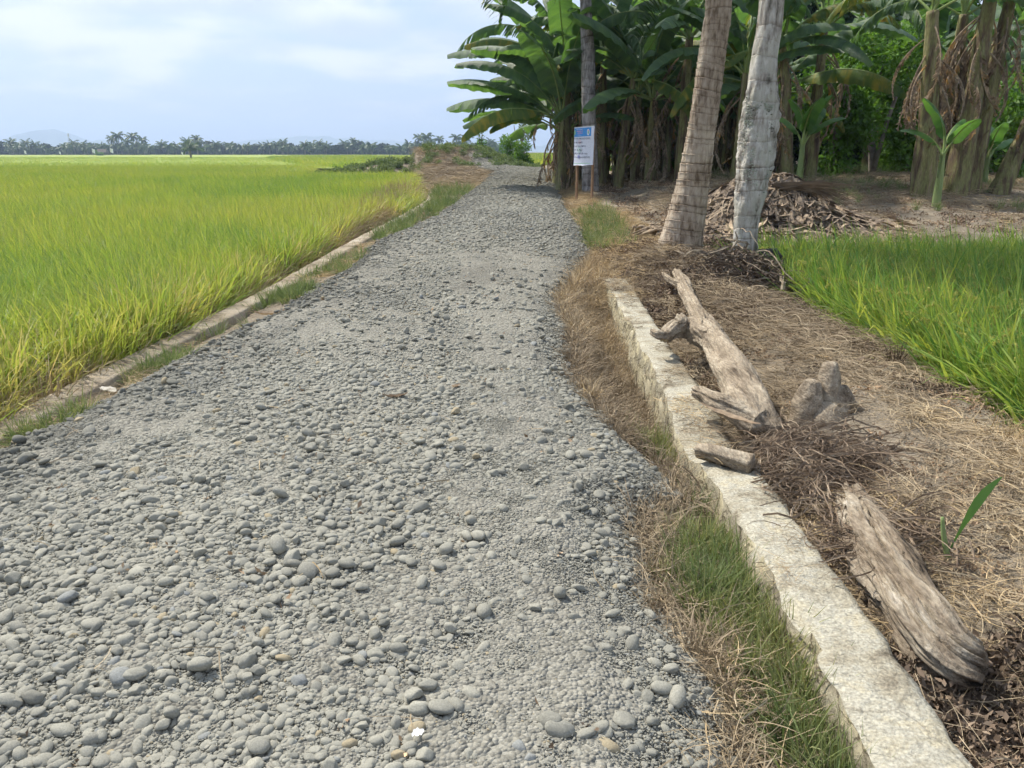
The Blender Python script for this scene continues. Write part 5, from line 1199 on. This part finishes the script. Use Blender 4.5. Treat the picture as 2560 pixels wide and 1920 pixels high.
# ================================================================== LEAF PILE
pc0 = np.array(atd(1660, 505, 13.6)); pc0[2] = float(terr(pc0[0], 13.6))
g_ = np.random.default_rng(8)
def pileh(x, y): return .68 * np.exp(-np.abs((x - pc0[0] + .05) / 1.15) ** 3 - ((y - 14.2) / .7) ** 2) + .22 * np.exp(-((x - pc0[0] - .6) / 1.5) ** 2 - ((y - 13.7) / .9) ** 2)
n = 1500; px = pc0[0] + .15 + g_.normal(0, .80, n); py = 13.9 + g_.normal(0, .50, n)
S = 6; t = np.linspace(0, 1, S); az = g_.random(n) * 6.28; L = g_.uniform(.15, .75, n); A_ = az[:, None] + g_.normal(0, .6, n)[:, None] * t
P = np.zeros((n, S, 3)); P[:, 1:, 0] = np.cumsum(np.cos(A_) * L[:, None] / S, 1)[:, :-1]; P[:, 1:, 1] = np.cumsum(np.sin(A_) * L[:, None] / S, 1)[:, :-1]
P[..., 0] += px[:, None]; P[..., 1] += py[:, None]
P[..., 2] = terr(P[..., 0], P[..., 1]) + pileh(P[..., 0], P[..., 1]) + g_.uniform(-.02, .05, n)[:, None] + g_.normal(0, .05, n)[:, None] * (t - .3)
W = (g_.uniform(.006, .034, n))[:, None] * np.array([.6, 1, 1.1, 1, .7, .2]); side = np.stack([-np.sin(az), np.cos(az), g_.normal(0, .6, n)], 1)
mb = MB(); mb.add(*ribbons(P, W, side))
xs = np.linspace(-2.2, 2.4, 50); yy2 = np.linspace(12.6, 15.6, 40); XX, YY = np.meshgrid(xs + pc0[0], yy2, indexing='ij'); ZZ = terr(XX, YY) + pileh(XX, YY) - .05 + fbm(XX * 6, YY * 6, 4) * .03
mb.add(np.stack([XX, YY, ZZ], -1).reshape(-1, 3), grid_faces(50, 40))
o = link('leaf_pile', mb.mesh('leaf_pile'), mat_noise('pile_leaves', [(.3, (.04, .033, .03)), (.44, (.13, .10, .075)), (.56, (.32, .245, .17)), (.70, (.56, .45, .31))], scale=4, detail=12, rough=.85, fine=(30, .3), rgh=.7)); tag(o, 'heap of dead banana leaves and ash behind the two palms', 'leaf pile')
mb = MB()
for k in range(3):
    P_, Rd = smooth_path([pc0 + [-.85 + .3 * k, .25 - .1 * k, .20 + .05 * k], pc0 + [-.25 + .3 * k, .15, .30 + .04 * k], pc0 + [.45 + .2 * k, .25, .36]], [.09, .10, .06], 16); mb.add(*tube(P_, Rd, 12, .35, 4, k))
o = link('charred_log', mb.mesh('charred_log'), M['char']); tag(o, 'charred black log lying in the leaf pile', 'log')
mb = MB()
for k in range(150):
    a = g_.normal(0, .22); P_ = np.zeros((1, 6, 3)); tt = np.linspace(0, 1, 6); L_ = g_.uniform(.7, 1.25)
    P_[0, :, 0] = pc0[0] + .15 + g_.uniform(-.1, .1) + tt * L_; P_[0, :, 1] = 13.75 + tt * L_ * a + g_.normal(0, .04); P_[0, :, 2] = pc0[2] + .74 + g_.uniform(-.05, .05) + .12 * tt - tt ** 2 * g_.uniform(.0, .45)
    mb.add(*ribbons(P_, np.full((1, 6), .011) * (1 - .7 * tt), np.array([[0, .4, .9]])))
o = link('dry_palm_frond', mb.mesh('dry_palm_frond'), M['straw']); tag(o, 'dry brown palm frond laid on top of the leaf pile', 'palm frond')
# husk heap left of leaning palm
c = np.array(atd(1425, 462, 13.4)); c[2] = float(terr(c[0], 13.4))
mb = MB()
for k in range(90):
    p = c + [g_.normal(0, .18), g_.normal(0, .15), 0]; P_, Rd = smooth_path([p + [0, 0, .02], p + [g_.uniform(-.15, .15), g_.uniform(-.1, .1), .10 + .1 * g_.random()], p + [g_.uniform(-.3, .3), g_.uniform(-.15, .15), .05]], [.02, .03, .01], 6); mb.add(*tube(P_, Rd, 5, .3, 6, k))
o = link('husk_heap', mb.mesh('husk_heap'), M['deadb']); tag(o, 'small heap of dry stem pieces left of the leaning palm', 'husk heap')

# coconut seedling leaf on the near bank, grass tuft, loose leaves
def seedling():
    root = empty('palm_seedling', tuple(G(2050, 1190, .06)))
    a = np.array(G(2050, 1190, .06)); bt = np.array(atd(2165, 1030, 2.75)) - a
    mb = MB(); S = 9; t = np.linspace(0, 1, S); P_ = (bt[None] * t[:, None])[None]; P_[0, :, 2] += .05 * np.sin(np.pi * t)
    sd0 = np.array([[.5, -.2, -.6]])
    mb.add(*ribbons(P_, (np.array([.004, .006, .012, .02, .024, .022, .017, .01, .002]))[None], sd0))
    link('leaf', mb.mesh('leaf'), M['leafb'], root)
    mb = MB(); P2, Rd = smooth_path([(0, 0, -.03), (-.02, .02, .06), (-.03, .03, .13)], [.012, .010, .006], 8); mb.add(*tube(P2, Rd, 8)); link('stem', mb.mesh('stem'), M['stemg'], root)
    tag(root, 'palm seedling with one upright green blade at the right edge', 'seedling')
seedling()
V, Q = blades(90, .05, .12, .24, .3, .5, .0022, 4, seed=77); p = G(1935, 780, .05); p[2] = float(terr(p[0], p[1]))
o = link('straw_tuft', mk_mesh('straw_tuft', V, Q), M['straw']); o.location = p; tag(o, 'upright golden straw tuft on the bank crest by the right paddy', 'grass tuft')
def dry_leaf(p, L, w, rz, label, mat=M['deadb'], curl=.6, seed=0):
    S = 10; t = np.linspace(0, 1, S); mb = MB()
    x = (t - .5) * L; z = .01 + curl * L * .25 * (2 * t - 1) ** 2
    wv = w * np.sin(np.pi * np.clip(t, .04, .97)) ** .7
    row = [np.stack([x, k * wv, z + abs(k) * wv * .5 + .003 * np.sin(t * 20 + k)], 1) for k in (-1, -.4, 0, .4, 1)]
    mb.add(np.stack(row).reshape(-1, 3), grid_faces(5, S))
    o = link('dry_leaf', mb.mesh('dry_leaf'), mat); o.location = (p[0], p[1], p[2]); o.rotation_euler = (0, 0, rz); tag(o, label, 'leaf'); return o
p = at(582, 672); dry_leaf((p.x, p.y, float(terr(p.x, p.y)) + .03), .30, .06, .3, 'curled dark brown leaf at the left edge of the gravel')
p = at(985, 862); dry_leaf((p.x, p.y, float(terr(p.x, p.y)) + .05), .07, .02, .8, 'small tan leaf fragment in the middle of the gravel road')
p = G(1575, 905, .15); o = dry_leaf(p, .42, .028, -1.0, 'long tan strip of dry sheath lying across the forked trunk', curl=.2)
p = at(855, 885); dry_leaf((p.x, p.y, float(terr(p.x, p.y)) + .05), .16, .025, .2, 'pale shredded strip lying on the gravel road', M['straw'])
p = at(905, 1640); dry_leaf((p.x, p.y, float(terr(p.x, p.y)) + .07), .035, .014, .6, 'white paper scrap on the gravel at the bottom of the view', mat_flat('paper', (.7, .7, .68)), .3)
p = at(230, 820); dry_leaf((p.x, p.y, float(terr(p.x, p.y)) + .05), .2, .04, -.6, 'pale flattened sack piece on the left kerb', mat_flat('sack', (.33, .31, .26)), .2)

# ================================================================== FAR TREE LINE
def far_palm(h, seed, nf=15):
    root = empty('coconut_palm')
    g_ = np.random.default_rng(seed); lean = g_.normal(0, .5)
    mb = MB(); P_, Rd = smooth_path([(0, 0, -.3), (lean * .3, 0, h * .5), (lean, 0, h)], [.22, .15, .12], 8); mb.add(*tube(P_, Rd, 6)); kid(root, link('trunk', mb.mesh('trunk'), M['bark'], root))
    c = link('crown', palm_crown(nf, 3.4, 12, .16, seed, leaflet=1.0, spread=(-.9, 1.3)), M['frond'], root); c.location = (lean, 0, h); kid(root, c)
    return root
fp = [far_palm(h, 60 + k) for k, h in enumerate((6.0, 7.2, 5.2, 8.4, 4.2))]
fused = set()
FY = 400.0
rr3 = random.Random(11)
tall = [(30, 1.0), (245, 1.1), (262, 1.2), (292, 1.2), (310, 1.05), (350, 1.0), (427, 1.15), (500, .95), (540, .95), (583, .85), (745, 1.0), (765, 1.05), (790, .9), (885, 1.0), (905, 1.1), (925, 1.1), (950, 1.1), (985, 1.15), (1010, 1.1)]
lab = 'tall coconut palm rising above the distant tree line'
us_ = [(u, s * .92) for u, s in tall] + [(rr3.uniform(-60, 1110), rr3.uniform(.62, .95)) for _ in range(190)]
for k, (u, s) in enumerate(us_):
    j = (3 if s > .95 else rr3.choice([0, 1, 2, 4, 0, 2]))
    o = fp[j] if j not in fused else copy_tree(fp[j]); fused.add(j)
    Y = FY + rr3.uniform(-30, 40); X = float(atd(u, 335, Y).x)
    o.location = (X, Y, float(fld(Y)) - .1); o.rotation_euler = (0, 0, rr3.uniform(0, 6.28)); q = s * rr3.uniform(.95, 1.1); o.scale = (q * 1.08, q * 1.08, q)
    if k < len(tall): tag(o, lab, 'palm tree', 'tall palms of the distant tree line')
    else: tag(o, 'small coconut palm in the hazy distant tree line', 'palm tree', 'coconut palms of the distant tree line')
def far_tree(seed, h, w):
    root = empty('broadleaf_tree'); g_ = np.random.default_rng(seed); mb = MB()
    for k in range(9):
        a = g_.random() * 6.28; V, Q = leaf_quads(110, (math.cos(a) * w * .5 * g_.random(), math.sin(a) * w * .5 * g_.random(), h * g_.uniform(.3, .85)), (w * .4, w * .4, h * .22), .75, seed * 11 + k, shell=.3, asp=.8); mb.add(V, Q)
    kid(root, link('crown', mb.mesh('crown'), M['farleaf'], root))
    mt = MB(); P_, Rd = smooth_path([(0, 0, -.3), (0, 0, h * .3), (.2, 0, h * .6)], [.25, .18, .08], 6); mt.add(*tube(P_, Rd, 6)); kid(root, link('trunk', mt.mesh('trunk'), M['bark'], root))
    return root
ft = [far_tree(80 + k, h, w) for k, (h, w) in enumerate(((5.4, 3.6), (4.6, 3.2), (6.4, 3.2)))]
fu2 = set()
for k in range(290):
    j = k % 3; o = ft[j] if j not in fu2 else copy_tree(ft[j]); fu2.add(j)
    Y = FY + rr3.uniform(5, 45); X = float(atd(-70 + k * 4.1 + rr3.uniform(-6, 6), 335, Y).x); q = rr3.uniform(.65, 1.15)
    o.location = (X, Y, float(fld(Y)) - .1); o.rotation_euler = (0, 0, rr3.uniform(0, 6)); o.scale = (q * 1.2, q * 1.2, q)
    tag(o, 'rounded broadleaf tree in the hazy distant tree line', 'tree', 'broadleaf trees of the distant tree line')
# lone young palm in the field
lp = empty('coconut_palm', (float(atd(412, 335, 205).x), 205, float(fld(205))))
mb = MB(); P_, Rd = smooth_path([(0, 0, -.2), (0, 0, 1.5), (0, 0, 3.2)], [.30, .24, .26], 8); mb.add(*tube(P_, Rd, 8)); link('trunk', mb.mesh('trunk'), M['bark'], lp)
cr = link('crown', palm_crown(20, 3.7, 16, .07, 90, leaflet=.9, spread=(.2, 1.5)), M['frond'], lp); cr.location = (0, 0, 2.6)
tag(lp, 'lone dark palm standing in the rice field before the tree line', 'palm tree')
# bush and field hut
shrub((float(atd(213, 335, 330).x), 330, -.6), 3.0, 2.2, 1500, .45, M['foliage'], 'light green bush beside the tiny field hut', 51, lumps=6)
def hut(u, Y, s, label):
    root = empty('field_hut', (float(atd(u, 335, Y).x), Y, -.6)); root.scale = (s, s, s)
    roofm = mat_flat('thatch', (.13, .11, .09), .95); V = np.array([(-2, -1.4, 1.7), (2, -1.4, 1.7), (2, 1.4, 1.7), (-2, 1.4, 1.7), (-1.6, 0, 2.9), (1.6, 0, 2.9)])
    link('roof', mk_mesh('roof', V, [np.array([[0, 1, 5, 4], [2, 3, 4, 5], [3, 2, 1, 0]]), np.array([[1, 2, 5], [3, 0, 4]])], False), roofm, root)
    for px, py in ((-1.6, -1), (1.6, -1), (1.6, 1), (-1.6, 1)):
        V, Q = box_v(px - .09, px + .09, py - .09, py + .09, 0, 1.72); link('post', mk_mesh('post', V, Q, False), M['bark'], root)
    V, Q = box_v(-1.7, 1.7, -1.1, 1.1, .85, .95); link('floor', mk_mesh('floor', V, Q, False), M['bark'], root)
    tag(root, label, 'hut')
hut(222, 335, 1.1, 'tiny thatched field hut beside the light green bush'); hut(338, 470, 1.6, 'dark field hut at the foot of the distant palms'); hut(120, 440, 1.3, 'small dark hut near the left end of the tree line')
wh = mat_flat('white_cloth', (.75, .75, .75), .8)
def flag(u, Y, s, label):
    X = float(atd(u, 335, Y).x); root = empty('scarecrow_flag', (X, Y, -.6)); root.scale = (s, s, s)
    mb = MB(); mb.add(*tube([(0, 0, 0), (0, 0, 1), (0, 0, 2.0)], [.03, .03, .03], 6)); link('pole', mb.mesh('pole'), M['bark'], root)
    uu = np.linspace(0, 1, 8); U_, V_ = np.meshgrid(uu, uu, indexing='ij'); Vv = np.stack([U_ * .6, .08 * np.sin(U_ * 7 + V_), 1.1 + V_ * .85 - U_ * .25], -1).reshape(-1, 3); link('cloth', mk_mesh('cloth', Vv, grid_faces(8, 8)), wh, root)
    tag(root, label, 'scarecrow')
for u, Y, s, lb in ((53, 330, 1.4, 'white rag scarecrow at the far left of the field'), (128, 330, 1.2, 'white rag scarecrow left of the field hut'), (200, 300, 1.7, 'white rag scarecrow just left of the light green bush'), (239, 300, 1.8, 'white rag scarecrow just right of the field hut'), (392, 320, 1.1, 'small white rag scarecrow left of the lone palm')):
    flag(u, Y, s, lb)
# radio mast
X = float(atd(154, 335, 900).x); ms = empty('radio_mast', (X, 900, -.6)); mb = MB()
for a in range(3):
    ca, sa = math.cos(a * 2.09) * 1.2, math.sin(a * 2.09) * 1.2; mb.add(*tube([(ca, sa, 0), (ca * .6, sa * .6, 12), (ca * .3, sa * .3, 21)], [.12, .1, .08], 4))
for k in range(14):
    z = k * 1.5; f = 1 - .7 * z / 21; a0 = (k % 3) * 2.09; a1 = a0 + 2.09
    mb.add(*tube([(math.cos(a0) * 1.2 * f, math.sin(a0) * 1.2 * f, z), (math.cos((a0 + a1) / 2) * .6 * f, math.sin((a0 + a1) / 2) * .6 * f, z + .7), (math.cos(a1) * 1.2 * f, math.sin(a1) * 1.2 * f, z + 1.5)], [.06] * 3, 4))
link('lattice', mb.mesh('lattice'), mat_flat('mast_steel', (.3, .25, .25), .5), ms)
mb = MB(); mb.add(*tube([(0, 0, 18), (0, 0, 20), (0, 0, 21.5)], [.8, .9, .6], 8)); link('antenna', mb.mesh('antenna'), mat_flat('mast_white', (.5, .5, .5), .5), ms)
tag(ms, 'thin lattice radio mast rising over the hazy tree line', 'mast')

# ================================================================== HAZE
V, Q = box_v(-4700, 4700, -90, 4700, -2.2, 160)
hm = bpy.data.materials.new('haze'); hm.use_nodes = True; nt = hm.node_tree; nt.nodes.clear()
out = nt.nodes.new('ShaderNodeOutputMaterial'); pv = nt.nodes.new('ShaderNodeVolumePrincipled')
pv.inputs['Color'].default_value = (.58, .74, .98, 1); pv.inputs['Density'].default_value = .00045; pv.inputs['Anisotropy'].default_value = .2
nt.links.new(pv.outputs[0], out.inputs['Volume'])
hz_ = link('haze', mk_mesh('haze', V, Q, False), hm); tag(hz_, kind='stuff')
# unused banana prototypes never placed
for k, o in enumerate(bp):
    if k not in used:
        for c_ in KIDS.get(o.name, []): bpy.data.objects.remove(c_)
        bpy.data.objects.remove(o)
